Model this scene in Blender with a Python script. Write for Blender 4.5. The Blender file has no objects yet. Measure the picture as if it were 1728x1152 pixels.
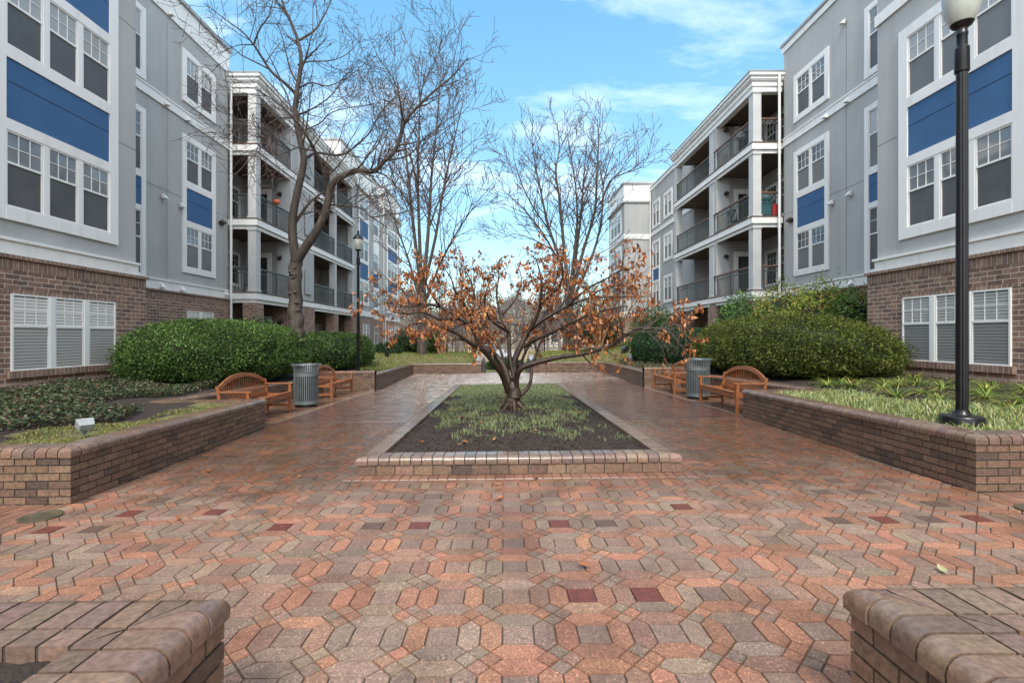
import bpy, math, random
import numpy as np
from mathutils import Vector, Matrix
random.seed(7); RNG = np.random.default_rng(7)
SC = bpy.context.scene; COL = SC.collection
R = math.radians
CAMZ = 1.4

def gz(x, y):                       # the plaza falls gently away from the camera and to the left
    return -0.022 * min(y, 27.0) + 0.012 * max(-7.0, min(7.0, x))

def P(x, y, Y):                     # a point seen at photo pixel (x, y), Y metres down the plaza
    return Vector(((x - 850) * Y / 815, Y, CAMZ - (y - 568) * Y / 815))

# ------------------------------------------------------------------ scene tagging
def tag(o, label=None, cat=None, group=None, kind=None):
    if label: o['label'] = label
    if cat: o['category'] = cat
    if group: o['group'] = group
    if kind: o['kind'] = kind
    return o

def empty(name, loc=(0, 0, 0), rz=0.0):
    o = bpy.data.objects.new(name, None); COL.objects.link(o)
    o.location = loc; o.rotation_euler = (0, 0, rz); o.empty_display_size = 0.2
    return o

def link(name, me, mats, parent=None):
    for m in (mats if isinstance(mats, (list, tuple)) else [mats]): me.materials.append(m)
    o = bpy.data.objects.new(name, me); COL.objects.link(o)
    if parent is not None:
        o.parent = parent
        # geometry is given in world space: cancel every ancestor's placement
        if getattr(link, 'world', True):
            off = Vector((0, 0, 0)); p = parent
            while p is not None: off += Vector(p.location); p = p.parent
            o.location = -off
    return o

def copy_tree(o, parent=None):
    c = o.copy(); COL.objects.link(c); c.parent = parent
    for ch in list(o.children): copy_tree(ch, c)
    return c

# ------------------------------------------------------------------ mesh builders
class MB:
    """collects boxes, prisms, tubes; becomes ONE mesh object"""
    def __init__(self): self.v = []; self.f = []; self.uv = []; self.mi = []; self.col = []; self.sm = []
    def face(self, idx, uv=None, mi=0, col=(1, 1, 1), sm=False):
        self.f.append(tuple(idx)); self.uv.append(uv); self.mi.append(mi); self.col.append(col); self.sm.append(sm)
    def poly(self, pts, mi=0, col=(1, 1, 1), uv=None, sm=False):
        n = len(self.v); self.v += [tuple(p) for p in pts]
        self.face(range(n, n + len(pts)), uv, mi, col, sm)
    def box(self, x0, x1, y0, y1, z0, z1, mi=0, col=(1, 1, 1), tilt=False):
        if x0 > x1: x0, x1 = x1, x0
        if y0 > y1: y0, y1 = y1, y0
        if z0 > z1: z0, z1 = z1, z0
        n = len(self.v)
        V = [(x0, y0, z0), (x1, y0, z0), (x1, y1, z0), (x0, y1, z0), (x0, y0, z1), (x1, y0, z1), (x1, y1, z1), (x0, y1, z1)]
        if tilt: V = [(x, y, z + gz(x, y)) for x, y, z in V]
        self.v += V
        for q, ax in (((0, 3, 2, 1), 2), ((4, 5, 6, 7), 2), ((0, 1, 5, 4), 1), ((2, 3, 7, 6), 1), ((1, 2, 6, 5), 0), ((3, 0, 4, 7), 0)):
            if ax == 0: uv = [(V[k][1], V[k][2]) for k in q]
            elif ax == 1: uv = [(V[k][0], V[k][2]) for k in q]
            else: uv = [(V[k][0], V[k][1]) for k in q]
            self.face([n + k for k in q], uv, mi, col)
    def prism(self, bottom, top, mi=0, col=(1, 1, 1)):
        n = len(self.v); k = len(bottom); self.v += [tuple(p) for p in bottom] + [tuple(p) for p in top]
        self.face([n + i for i in range(k)][::-1], None, mi, col)
        self.face([n + k + i for i in range(k)], None, mi, col)
        for i in range(k):
            j = (i + 1) % k; self.face((n + i, n + j, n + k + j, n + k + i), None, mi, col)
    def tube(self, pts, rad, sides=8, mi=0, col=(1, 1, 1), cap=True, sm=True):
        pts = [Vector(p) for p in pts]
        if not isinstance(rad, (list, tuple)): rad = [rad] * len(pts)
        n0 = len(self.v); a = None
        for i, p in enumerate(pts):
            d = (pts[min(i + 1, len(pts) - 1)] - pts[max(i - 1, 0)])
            d = d.normalized() if d.length > 1e-9 else Vector((0, 0, 1))
            if a is None:
                a = d.cross(Vector((0.31, 0.95, 0.02))); a = a.normalized() if a.length > 1e-4 else Vector((1, 0, 0))
            a = a - d * a.dot(d); a = a.normalized() if a.length > 1e-6 else d.orthogonal().normalized()
            b = d.cross(a)
            for k in range(sides):
                t = 2 * math.pi * k / sides
                self.v.append(tuple(p + (a * math.cos(t) + b * math.sin(t)) * rad[i]))
        for i in range(len(pts) - 1):
            for k in range(sides):
                k2 = (k + 1) % sides; q = n0 + i * sides
                self.face((q + k, q + k2, q + sides + k2, q + sides + k), None, mi, col, sm)
        if cap:
            self.face([n0 + k for k in range(sides)][::-1], None, mi, col)
            q = n0 + (len(pts) - 1) * sides; self.face([q + k for k in range(sides)], None, mi, col)
    def lathe(self, cx, cy, prof, sides=24, mi=0, col=(1, 1, 1), sm=True):
        n0 = len(self.v)
        for r, z in prof:
            for k in range(sides):
                t = 2 * math.pi * k / sides; self.v.append((cx + r * math.cos(t), cy + r * math.sin(t), z))
        for i in range(len(prof) - 1):
            for k in range(sides):
                k2 = (k + 1) % sides; q = n0 + i * sides
                self.face((q + k, q + k2, q + sides + k2, q + sides + k), None, mi, col, sm)
        self.face([n0 + k for k in range(sides)][::-1], None, mi, col)
        q = n0 + (len(prof) - 1) * sides; self.face([q + k for k in range(sides)], None, mi, col)
    def bar(self, a, b, w, h, up=(0, 0, 1), mi=0, col=(1, 1, 1)):
        a, b = Vector(a), Vector(b); d = (b - a).normalized(); up = Vector(up)
        s = d.cross(up).normalized(); u = s.cross(d).normalized()
        q = lambda p: [p - s * w / 2 - u * h / 2, p + s * w / 2 - u * h / 2, p + s * w / 2 + u * h / 2, p - s * w / 2 + u * h / 2]
        self.prism(q(a), q(b), mi, col)
    def build(self, name, mats, parent=None, bevel=0.0):
        me = bpy.data.meshes.new(name); me.from_pydata(self.v, [], self.f)
        uvl = me.uv_layers.new(name='UVMap'); arr = np.zeros((len(me.loops), 2), np.float32)
        i = 0
        for f, uv in zip(self.f, self.uv):
            if uv is not None: arr[i:i + len(f)] = uv
            i += len(f)
        uvl.data.foreach_set('uv', arr.ravel())
        at = me.attributes.new('Col', 'FLOAT_COLOR', 'FACE')
        at.data.foreach_set('color', np.array([(c[0], c[1], c[2], 1) for c in self.col], np.float32).ravel())
        me.polygons.foreach_set('material_index', np.array(self.mi, np.int32))
        me.polygons.foreach_set('use_smooth', np.array(self.sm, bool))
        if any(self.sm): me.set_sharp_from_angle(angle=R(38))
        me.update()
        o = link(name, me, mats, parent)
        if bevel:
            md = o.modifiers.new('bevel', 'BEVEL'); md.width = bevel; md.segments = 2; md.limit_method = 'ANGLE'; md.angle_limit = R(40)
        return o

def np_mesh(name, V, F, cols, mats, parent=None, mi=None):
    """V (n,3), F (m,k) one face size, cols (m,3)"""
    me = bpy.data.meshes.new(name); V = np.asarray(V, np.float32); F = np.asarray(F, np.int32); m, k = F.shape
    me.vertices.add(len(V)); me.vertices.foreach_set('co', V.ravel())
    me.loops.add(m * k); me.loops.foreach_set('vertex_index', F.ravel())
    me.polygons.add(m); me.polygons.foreach_set('loop_start', np.arange(0, m * k, k, dtype=np.int32))
    if mi is not None: me.polygons.foreach_set('material_index', np.asarray(mi, np.int32))
    me.update(calc_edges=True)
    at = me.attributes.new('Col', 'FLOAT_COLOR', 'FACE')
    at.data.foreach_set('color', np.c_[cols, np.ones(m)].astype(np.float32).ravel())
    return link(name, me, mats, parent)

def norm(a): return a / np.maximum(np.linalg.norm(a, axis=1, keepdims=True), 1e-9)

def leaves(name, pos, direc, nrm, length, width, cols, mats, parent=None, fold=0.25, curl=0.0):
    """each leaf: two quads folded on the mid-rib, pointing along direc, facing nrm"""
    n = len(pos); d = norm(direc); s = norm(np.cross(d, nrm)); u = np.cross(s, d)
    L = np.broadcast_to(length, n)[:, None]; W = np.broadcast_to(width, n)[:, None]
    base = pos; tip = pos + d * L - u * L * curl
    m = pos + d * L * 0.5 + u * L * curl * 0.25
    l = m + s * W * 0.5 + u * W * fold; r = m - s * W * 0.5 + u * W * fold
    V = np.stack([base, r, tip, l], 1).reshape(-1, 3)
    i = np.arange(n)[:, None] * 4
    F = np.concatenate([i + [0, 1, 2], i + [0, 2, 3]], 1).reshape(-1, 3)
    return np_mesh(name, V, F, np.repeat(cols, 2, 0), mats, parent)

def blades(name, pos, h, w, lean, cols, mats, parent=None):
    """grass: bent tapering blades"""
    n = len(pos); a = RNG.uniform(0, 2 * np.pi, n); d = np.stack([np.cos(a), np.sin(a), np.zeros(n)], 1)
    s = np.stack([-np.sin(a), np.cos(a), np.zeros(n)], 1); H = np.broadcast_to(h, n)[:, None]; W = np.broadcast_to(w, n)[:, None]
    Ln = np.broadcast_to(lean, n)[:, None]; up = np.array([0, 0, 1.0])
    m = pos + up * H * 0.6 + d * H * Ln * 0.35; t = pos + up * H * (1 - 0.25 * Ln) + d * H * Ln
    V = np.stack([pos - s * W / 2, pos + s * W / 2, m + s * W * 0.4, m - s * W * 0.4, t], 1).reshape(-1, 3)
    i = np.arange(n)[:, None] * 5
    F = np.concatenate([i + [0, 1, 2], i + [0, 2, 3], i + [3, 2, 4]], 1).reshape(-1, 3)
    return np_mesh(name, V, F, np.repeat(cols, 3, 0), mats, parent)

def colmix(n, *cs):
    """n random colours, each near one of the given (colour, weight)"""
    w = np.array([c[1] for c in cs], float); w /= w.sum(); C = np.array([c[0] for c in cs])
    k = RNG.choice(len(cs), n, p=w); return C[k] * RNG.uniform(0.75, 1.3, (n, 1)) * RNG.uniform(0.93, 1.07, (n, 3))

def inside(x, y, poly):
    c = False; j = len(poly) - 1
    for i in range(len(poly)):
        xi, yi = poly[i]; xj, yj = poly[j]
        if (yi > y) != (yj > y) and x < (xj - xi) * (y - yi) / (yj - yi) + xi: c = not c
        j = i
    return c

# ------------------------------------------------------------------ materials
def mat(name, base=(0.5, 0.5, 0.5), rough=0.6, spec=0.5, metal=0.0):
    m = bpy.data.materials.new(name); m.use_nodes = True; nt = m.node_tree
    b = nt.nodes['Principled BSDF']; b.inputs['Base Color'].default_value = (*base, 1); b.inputs['Roughness'].default_value = rough
    b.inputs['Specular IOR Level'].default_value = spec; b.inputs['Metallic'].default_value = metal
    return m, nt, b

def node(nt, kind, **kw):
    n = nt.nodes.new(kind)
    for k, v in kw.items():
        if k.startswith('i_'): n.inputs[k[2:].replace('_', ' ')].default_value = v
        else: setattr(n, k, v)
    return n

def noise(nt, scale, detail=4, rough=0.55, coord='Object', vec=None, stretch=None):
    t = node(nt, 'ShaderNodeTexCoord'); n = node(nt, 'ShaderNodeTexNoise'); n.inputs['Scale'].default_value = scale
    n.inputs['Detail'].default_value = detail; n.inputs['Roughness'].default_value = rough
    src = vec or t.outputs[coord]
    if stretch:
        mp = node(nt, 'ShaderNodeMapping'); mp.inputs['Scale'].default_value = stretch; nt.links.new(src, mp.inputs[0]); src = mp.outputs[0]
    nt.links.new(src, n.inputs['Vector']); return n

def ramp(nt, src, stops):
    r = node(nt, 'ShaderNodeValToRGB'); e = r.color_ramp.elements
    while len(e) < len(stops): e.new(0.5)
    for k, (p, c) in enumerate(stops):
        e[k].position = p; e[k].color = (*c, 1) if isinstance(c, tuple) else (c, c, c, 1)
    nt.links.new(src, r.inputs[0]); return r

def mixc(nt, fac, a, b, mode='MIX'):
    m = node(nt, 'ShaderNodeMix', data_type='RGBA', blend_type=mode)
    for s, v in ((0, fac), (6, a), (7, b)):
        if isinstance(v, (int, float)): m.inputs[s].default_value = v
        elif isinstance(v, tuple): m.inputs[s].default_value = (*v, 1)
        else: nt.links.new(v, m.inputs[s])
    return m.outputs[2]

def bump(nt, b, h, strength=0.3, dist=0.01):
    n = node(nt, 'ShaderNodeBump'); n.inputs['Strength'].default_value = strength; n.inputs['Distance'].default_value = dist
    nt.links.new(h, n.inputs['Height']); nt.links.new(n.outputs[0], b.inputs['Normal'])

def noisy(name, c1, c2, scale=6, rough=0.6, bstr=0.25, bdist=0.01, bscale=None, spec=0.5, stretch=None, metal=0.0):
    m, nt, b = mat(name, c1, rough, spec, metal); n = noise(nt, scale, 6, stretch=stretch)
    r = ramp(nt, n.outputs[0], [(0.32, c1), (0.68, c2)]); nt.links.new(r.outputs[0], b.inputs['Base Color'])
    if bstr:
        n2 = noise(nt, bscale or scale * 6, 5, stretch=stretch); bump(nt, b, n2.outputs[0], bstr, bdist)
    return m

def attr_mat(name, rough=0.6, spec=0.4, grain=0.25, gscale=60, trans=0.0, bstr=0.0, wet=None, speck=0.0):
    """colour from the face attribute, broken by fine grain; leaves let some light through"""
    m, nt, b = mat(name, rough=rough, spec=spec); a = node(nt, 'ShaderNodeAttribute', attribute_name='Col')
    n = noise(nt, gscale, 4, 0.65); r = ramp(nt, n.outputs[0], [(0.3, 1 - grain), (0.7, 1 + grain)])
    c = mixc(nt, 1.0, a.outputs[0], r.outputs[0], 'MULTIPLY')
    if speck:
        v = node(nt, 'ShaderNodeTexVoronoi'); v.inputs['Scale'].default_value = 130; t = node(nt, 'ShaderNodeTexCoord'); nt.links.new(t.outputs['Object'], v.inputs['Vector'])
        cs = ramp(nt, v.outputs['Color'], [(0.0, 0.4), (0.25, 0.75), (0.55, 0.98), (0.8, 1.3), (1.0, 2.7)])
        c = mixc(nt, speck, c, mixc(nt, 1.0, c, cs.outputs[0], 'MULTIPLY'))
    if wet:
        c = wet(nt, b, c)
    nt.links.new(c, b.inputs['Base Color'])
    if bstr:
        bump(nt, b, n.outputs[0], bstr, 0.004)
        if wet: nt.links.new(wet_plaza.strength, [q for q in nt.nodes if q.type == 'BUMP'][-1].inputs['Strength'])
    if trans:
        tr = node(nt, 'ShaderNodeBsdfTranslucent'); nt.links.new(c, tr.inputs[0]); mx = node(nt, 'ShaderNodeMixShader'); mx.inputs[0].default_value = trans
        o = nt.nodes['Material Output']; nt.links.new(b.outputs[0], mx.inputs[1]); nt.links.new(tr.outputs[0], mx.inputs[2]); nt.links.new(mx.outputs[0], o.inputs[0])
    return m

def wet_plaza(nt, b, c):
    """rain-wet paving: films of water where the paving is low, damp elsewhere"""
    t = node(nt, 'ShaderNodeTexCoord'); sp = node(nt, 'ShaderNodeSeparateXYZ'); nt.links.new(t.outputs['Object'], sp.inputs[0])
    n = noise(nt, 0.45, 5, 0.6); n2 = noise(nt, 2.3, 5, 0.6)
    yr = node(nt, 'ShaderNodeMapRange', interpolation_type='SMOOTHSTEP'); nt.links.new(sp.outputs[1], yr.inputs[0])
    for k, v in ((1, 3.2), (2, 8.4), (3, -0.02), (4, 0.44)): yr.inputs[k].default_value = v
    yf = node(nt, 'ShaderNodeMapRange', interpolation_type='SMOOTHSTEP'); nt.links.new(sp.outputs[1], yf.inputs[0])
    for k, v in ((1, 17.0), (2, 22.0), (3, 0.0), (4, 0.22)): yf.inputs[k].default_value = v
    def math_(op, a, bb):
        q = node(nt, 'ShaderNodeMath', operation=op)
        for i, v in enumerate((a, bb)):
            if isinstance(v, (int, float)): q.inputs[i].default_value = v
            else: nt.links.new(v, q.inputs[i])
        return q.outputs[0]
    s = math_('ADD', math_('MULTIPLY', n.outputs[0], 0.75), math_('MULTIPLY', n2.outputs[0], 0.35))
    s = math_('SUBTRACT', math_('ADD', s, yr.outputs[0]), yf.outputs[0])
    w = ramp(nt, s, [(0.52, 0.0), (0.62, 0.45), (0.76, 0.9), (0.95, 1.0)])
    rr = node(nt, 'ShaderNodeMapRange'); nt.links.new(w.outputs[0], rr.inputs[0]); rr.inputs[3].default_value = 0.55; rr.inputs[4].default_value = 0.17
    bs = node(nt, 'ShaderNodeMapRange'); nt.links.new(w.outputs[0], bs.inputs[0]); bs.inputs[3].default_value = 0.5; bs.inputs[4].default_value = 0.24; wet_plaza.strength = bs.outputs[0]
    nt.links.new(rr.outputs[0], b.inputs['Roughness'])
    st = ramp(nt, noise(nt, 1.6, 6, 0.7).outputs[0], [(0.32, (0.72, 0.7, 0.66)), (0.52, (1.0, 1.0, 1.0)), (0.75, (1.1, 1.09, 1.06))])
    c = mixc(nt, 1.0, c, st.outputs[0], 'MULTIPLY')
    return mixc(nt, w.outputs[0], c, mixc(nt, 1.0, c, (0.54, 0.49, 0.46), 'MULTIPLY'))

M = {}
def stucco():
    m, nt, b = mat('grey_stucco', (0.34, 0.345, 0.355), 0.85, 0.25)
    n = noise(nt, 0.7, 5, 0.6); n2 = noise(nt, 1.0, 4, 0.6, stretch=(1.6, 1.6, 0.12))
    a = ramp(nt, n.outputs[0], [(0.3, (0.392, 0.398, 0.4)), (0.7, (0.437, 0.443, 0.443))])
    s = ramp(nt, n2.outputs[0], [(0.28, 0.8), (0.55, 1.0)])
    nt.links.new(mixc(nt, 0.7, a.outputs[0], mixc(nt, 1.0, a.outputs[0], s.outputs[0], 'MULTIPLY')), b.inputs['Base Color'])
    bump(nt, b, noise(nt, 140, 3).outputs[0], 0.35, 0.004); return m
def trim_white():
    m, nt, b = mat('white_trim', (0.74, 0.735, 0.72), 0.5, 0.4)
    n2 = noise(nt, 1.3, 5, 0.65, stretch=(2.2, 2.2, 0.25)); s = ramp(nt, n2.outputs[0], [(0.25, (0.66, 0.655, 0.64)), (0.5, (0.78, 0.775, 0.76))])
    nt.links.new(s.outputs[0], b.inputs['Base Color']); return m
def brick_face():
    m, nt, b = mat('house_brick', (0.3, 0.2, 0.15), 0.8, 0.3)
    t = node(nt, 'ShaderNodeTexCoord'); k = node(nt, 'ShaderNodeTexBrick'); nt.links.new(t.outputs['UV'], k.inputs['Vector'])
    k.inputs['Scale'].default_value = 1.0; k.inputs['Brick Width'].default_value = 0.295; k.inputs['Row Height'].default_value = 0.1
    k.inputs['Mortar Size'].default_value = 0.007; k.inputs['Mortar Smooth'].default_value = 0.15; k.inputs['Bias'].default_value = -0.1
    k.inputs['Color1'].default_value = (0.285, 0.175, 0.13, 1); k.inputs['Color2'].default_value = (0.135, 0.088, 0.076, 1); k.inputs['Mortar'].default_value = (0.56, 0.48, 0.4, 1)
    n = noise(nt, 9, 5); r = ramp(nt, n.outputs[0], [(0.3, 0.75), (0.7, 1.2)])
    nt.links.new(mixc(nt, 1.0, k.outputs['Color'], r.outputs[0], 'MULTIPLY'), b.inputs['Base Color'])
    inv = node(nt, 'ShaderNodeMath', operation='SUBTRACT'); inv.inputs[0].default_value = 1.0; nt.links.new(k.outputs['Fac'], inv.inputs[1])
    bump(nt, b, inv.outputs[0], 0.6, 0.012); return m
def soldier_face():
    m, nt, b = mat('soldier_brick', (0.3, 0.2, 0.15), 0.8, 0.3)
    t = node(nt, 'ShaderNodeTexCoord'); k = node(nt, 'ShaderNodeTexBrick'); nt.links.new(t.outputs['UV'], k.inputs['Vector']); k.offset = 0.0
    k.inputs['Scale'].default_value = 1.0; k.inputs['Brick Width'].default_value = 0.1; k.inputs['Row Height'].default_value = 9.0
    k.inputs['Mortar Size'].default_value = 0.007; k.inputs['Color1'].default_value = (0.28, 0.18, 0.135, 1); k.inputs['Color2'].default_value = (0.175, 0.112, 0.092, 1); k.inputs['Mortar'].default_value = (0.4, 0.34, 0.28, 1)
    n = noise(nt, 9, 5); r = ramp(nt, n.outputs[0], [(0.3, 0.75), (0.7, 1.2)])
    nt.links.new(mixc(nt, 1.0, k.outputs['Color'], r.outputs[0], 'MULTIPLY'), b.inputs['Base Color']); return m
def wood():
    m, nt, b = mat('oiled_teak', (0.36, 0.12, 0.04), 0.38, 0.5)
    n = noise(nt, 3.0, 6, 0.6, stretch=(14, 1.2, 14)); r = ramp(nt, n.outputs[0], [(0.25, (0.13, 0.043, 0.016)), (0.5, (0.25, 0.085, 0.03)), (0.75, (0.36, 0.14, 0.056))])
    nt.links.new(r.outputs[0], b.inputs['Base Color']); bump(nt, b, n.outputs[0], 0.2, 0.003); return m
def glass_pane(name, c1, c2, rough=0.04):
    m, nt, b = mat(name, c1, rough, 0.7); n = noise(nt, 0.6, 2); r = ramp(nt, n.outputs[0], [(0.35, c1), (0.65, c2)])
    nt.links.new(r.outputs[0], b.inputs['Base Color']); n2 = noise(nt, 1.4, 2); bump(nt, b, n2.outputs[0], 0.05, 0.02); return m
def clear_glass():
    m = bpy.data.materials.new('clear_glass'); m.use_nodes = True; nt = m.node_tree; nt.nodes.remove(nt.nodes['Principled BSDF'])
    f = node(nt, 'ShaderNodeFresnel'); f.inputs[0].default_value = 1.45; t = node(nt, 'ShaderNodeBsdfTransparent'); g = node(nt, 'ShaderNodeBsdfGlossy'); g.inputs['Roughness'].default_value = 0.03
    gm = node(nt, 'ShaderNodeNewGeometry'); sb = node(nt, 'ShaderNodeMath', operation='SUBTRACT'); sb.inputs[0].default_value = 1.0; nt.links.new(gm.outputs['Backfacing'], sb.inputs[1])
    mu = node(nt, 'ShaderNodeMath', operation='MULTIPLY'); nt.links.new(f.outputs[0], mu.inputs[0]); nt.links.new(sb.outputs[0], mu.inputs[1])
    x = node(nt, 'ShaderNodeMixShader'); nt.links.new(mu.outputs[0], x.inputs[0]); nt.links.new(t.outputs[0], x.inputs[1]); nt.links.new(g.outputs[0], x.inputs[2])
    nt.links.new(x.outputs[0], nt.nodes['Material Output'].inputs[0]); return m
def bark(name, c1, c2, rough=0.75, scale=9):
    m, nt, b = mat(name, c1, rough, 0.4); n = noise(nt, scale, 6, 0.65, stretch=(1, 1, 0.22)); r = ramp(nt, n.outputs[0], [(0.3, c1), (0.7, c2)])
    nt.links.new(r.outputs[0], b.inputs['Base Color']); bump(nt, b, noise(nt, scale * 3, 5, 0.7, stretch=(1, 1, 0.3)).outputs[0], 0.7, 0.02); return m

M['stucco'] = stucco(); M['white'] = trim_white(); M['brick'] = brick_face(); M['soldier'] = soldier_face(); M['wood'] = wood()
M['column'] = noisy('pale_grey_paint', (0.43, 0.435, 0.44), (0.5, 0.505, 0.505), 2, 0.7, 0.1, 0.003, 80)
M['blue'] = noisy('blue_panel', (0.045, 0.115, 0.245), (0.055, 0.135, 0.28), 1.2, 0.7, 0.15, 0.003, 120, 0.3)
M['joint'] = mat('dark_joint', (0.12, 0.122, 0.127), 0.9)[0]
M['bluejoint'] = mat('blue_joint', (0.012, 0.03, 0.075), 0.9)[0]
M['pane'] = glass_pane('window_glass', (0.1, 0.115, 0.13), (0.26, 0.28, 0.3))
M['dimpane'] = glass_pane('dark_glass', (0.02, 0.023, 0.026), (0.05, 0.055, 0.06))
def slat_pane(name, c1, c2):
    m, nt, b = mat(name, c1, 0.08, 0.6); tc = node(nt, 'ShaderNodeTexCoord'); wv = node(nt, 'ShaderNodeTexWave', wave_type='BANDS', bands_direction='Z', wave_profile='SAW'); wv.inputs['Scale'].default_value = 6.3
    nt.links.new(tc.outputs['Object'], wv.inputs['Vector']); r = ramp(nt, wv.outputs['Fac'], [(0.0, c2), (0.25, c1), (1.0, c1)]); nt.links.new(r.outputs[0], b.inputs['Base Color']); return m
M['paneslat'] = slat_pane('glass_over_blinds', (0.36, 0.37, 0.375), (0.2, 0.205, 0.21)); M['panedark'] = glass_pane('deep_window_glass', (0.045, 0.052, 0.06), (0.13, 0.145, 0.16))
M['screenpale'] = noisy('insect_screen_over_blind', (0.13, 0.131, 0.134), (0.175, 0.176, 0.18), 1.2, 0.45, 0.3, 0.002, 420, 0.5)
M['screen'] = noisy('insect_screen', (0.075, 0.076, 0.08), (0.105, 0.106, 0.108), 1.5, 0.45, 0.3, 0.002, 420, 0.5)
M['clear'] = clear_glass()
M['blind'] = mat('blind_slat', (0.74, 0.72, 0.68), 0.6)[0]
def screen_mesh():
    m = bpy.data.materials.new('woven_screen'); m.use_nodes = True; nt = m.node_tree; b = nt.nodes['Principled BSDF']; b.inputs['Base Color'].default_value = (0.05, 0.05, 0.052, 1); b.inputs['Roughness'].default_value = 0.5
    t = node(nt, 'ShaderNodeBsdfTransparent'); x = node(nt, 'ShaderNodeMixShader'); x.inputs[0].default_value = 0.13; nt.links.new(t.outputs[0], x.inputs[1]); nt.links.new(b.outputs[0], x.inputs[2]); nt.links.new(x.outputs[0], nt.nodes['Material Output'].inputs[0]); return m
M['woven'] = screen_mesh(); M['blindgrey'] = mat('grey_blind_slat', (0.42, 0.42, 0.41), 0.6)[0]
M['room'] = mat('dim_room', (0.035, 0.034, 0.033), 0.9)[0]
M['soffit'] = noisy('brown_soffit', (0.1, 0.078, 0.064), (0.15, 0.118, 0.096), 3, 0.85, 0.2, 0.005, 30, 0.3, (1, 6, 1))
M['deck'] = noisy('deck_edge', (0.09, 0.055, 0.04), (0.14, 0.085, 0.06), 4, 0.7)
M['rail'] = noisy('grey_green_metal', (0.045, 0.052, 0.05), (0.075, 0.085, 0.08), 6, 0.45, 0.1)
M['railwood'] = noisy('brown_handrail', (0.13, 0.06, 0.035), (0.2, 0.1, 0.06), 5, 0.5, 0.2)
M['coping'] = noisy('metal_coping', (0.28, 0.29, 0.3), (0.36, 0.37, 0.375), 2, 0.45, 0.0)
M['fixture'] = mat('bronze_fixture', (0.06, 0.045, 0.04), 0.4)[0]
M['paver'] = attr_mat('paver', 0.5, 0.5, 0.2, 110, wet=wet_plaza, bstr=0.5, speck=0.75)
M['walkbrick'] = attr_mat('walk_brick', 0.4, 0.5, 0.25, 110, wet=wet_plaza, bstr=0.5, speck=0.35)
M['sand'] = noisy('joint_sand', (0.05, 0.036, 0.028), (0.09, 0.066, 0.05), 12, 0.7)
M['wallbrick'] = attr_mat('wall_brick', 0.48, 0.5, 0.38, 34, bstr=0.9)
M['capbrick'] = attr_mat('cap_brick', 0.2, 0.5, 0.34, 38, bstr=0.4)
M['mortar'] = noisy('wall_mortar', (0.026, 0.022, 0.019), (0.075, 0.062, 0.05), 5, 0.85)
M['soil'] = noisy('bed_soil', (0.017, 0.0105, 0.0075), (0.04, 0.025, 0.017), 14, 0.85, 0.9, 0.03, 60)
M['chip'] = attr_mat('mulch_chip', 0.75, 0.3, 0.3, 50)
M['lawnbase'] = noisy('turf_soil', (0.07, 0.075, 0.022), (0.15, 0.125, 0.05), 3, 0.9, 0.6, 0.02, 40)
M['leaf'] = attr_mat('leaf', 0.55, 0.28, 0.15, 30, trans=0.18)
M['dryleaf'] = attr_mat('dry_leaf', 0.5, 0.4, 0.2, 40, trans=0.25)
M['grass'] = attr_mat('grass_blade', 0.5, 0.4, 0.1, 20, trans=0.2)
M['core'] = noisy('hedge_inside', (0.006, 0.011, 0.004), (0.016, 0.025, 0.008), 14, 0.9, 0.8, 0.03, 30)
M['bark'] = bark('grey_brown_bark', (0.03, 0.024, 0.02), (0.09, 0.072, 0.058))
M['twig'] = bark('red_brown_twig', (0.058, 0.036, 0.031), (0.1, 0.066, 0.058), 0.6, 20)
M['wetbark'] = bark('wet_dark_bark', (0.012, 0.008, 0.0065), (0.06, 0.034, 0.023), 0.38, 7)
M['tanbark'] = bark('tan_smooth_bark', (0.2, 0.115, 0.055), (0.33, 0.2, 0.11), 0.6, 5)
M['farbark'] = bark('far_grey_bark', (0.1, 0.08, 0.072), (0.16, 0.13, 0.12), 0.9, 6)
M['steel'] = noisy('grey_painted_steel', (0.085, 0.1, 0.105), (0.13, 0.148, 0.152), 5, 0.36, 0.08, 0.003, 60, 0.6)
M['liner'] = mat('black_plastic', (0.014, 0.014, 0.015), 0.45)[0]
M['black'] = noisy('black_post_paint', (0.005, 0.005, 0.006), (0.011, 0.011, 0.013), 8, 0.3, 0.1, 0.003, 40, 0.4)
M['silver'] = noisy('silver_housing', (0.2, 0.21, 0.215), (0.3, 0.31, 0.31), 9, 0.35, 0.0)
M['globe'] = noisy('milky_globe', (0.5, 0.53, 0.47), (0.66, 0.68, 0.63), 5, 0.2, 0.0)
M['globe'].node_tree.nodes['Principled BSDF'].inputs['Transmission Weight'].default_value = 0.25
# ================================================================== GROUND AND PLAZA
def ss(a, b, x):
    t = max(0.0, min(1.0, (x - a) / (b - a))); return t * t * (3 - 2 * t)

FIELD = -1.06
def bedz(x, y):
    ax = abs(x - 0.17)
    z = gz(x, y) + 0.44 + 0.05 * max(0.0, min(ax - 4.7, 4.0))
    dd = max(ax - 5.3, y - 26.5)
    z += 0.45 * ss(19, 29, y) * ss(1.4, 3.2, ax) * ss(0.0, 2.6, dd) + 0.08 * ss(19, 29, y) * max(0.0, min(ax - 5.6, 4.0)) * (1 if x > 0 else 0.2)
    z += 0.02 * math.sin(x * 2.1 + y * 1.3) + 0.015 * math.sin(x * 5.3 - y * 3.7)
    if y > 26.0: z += (FIELD + 0.02 - z) * (1 - ss(1.5, 2.4, ax)) * ss(26.2, 26.9, y)
    t = ss(35, 48, y); return z * (1 - t) + (FIELD + 0.005) * t

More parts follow.
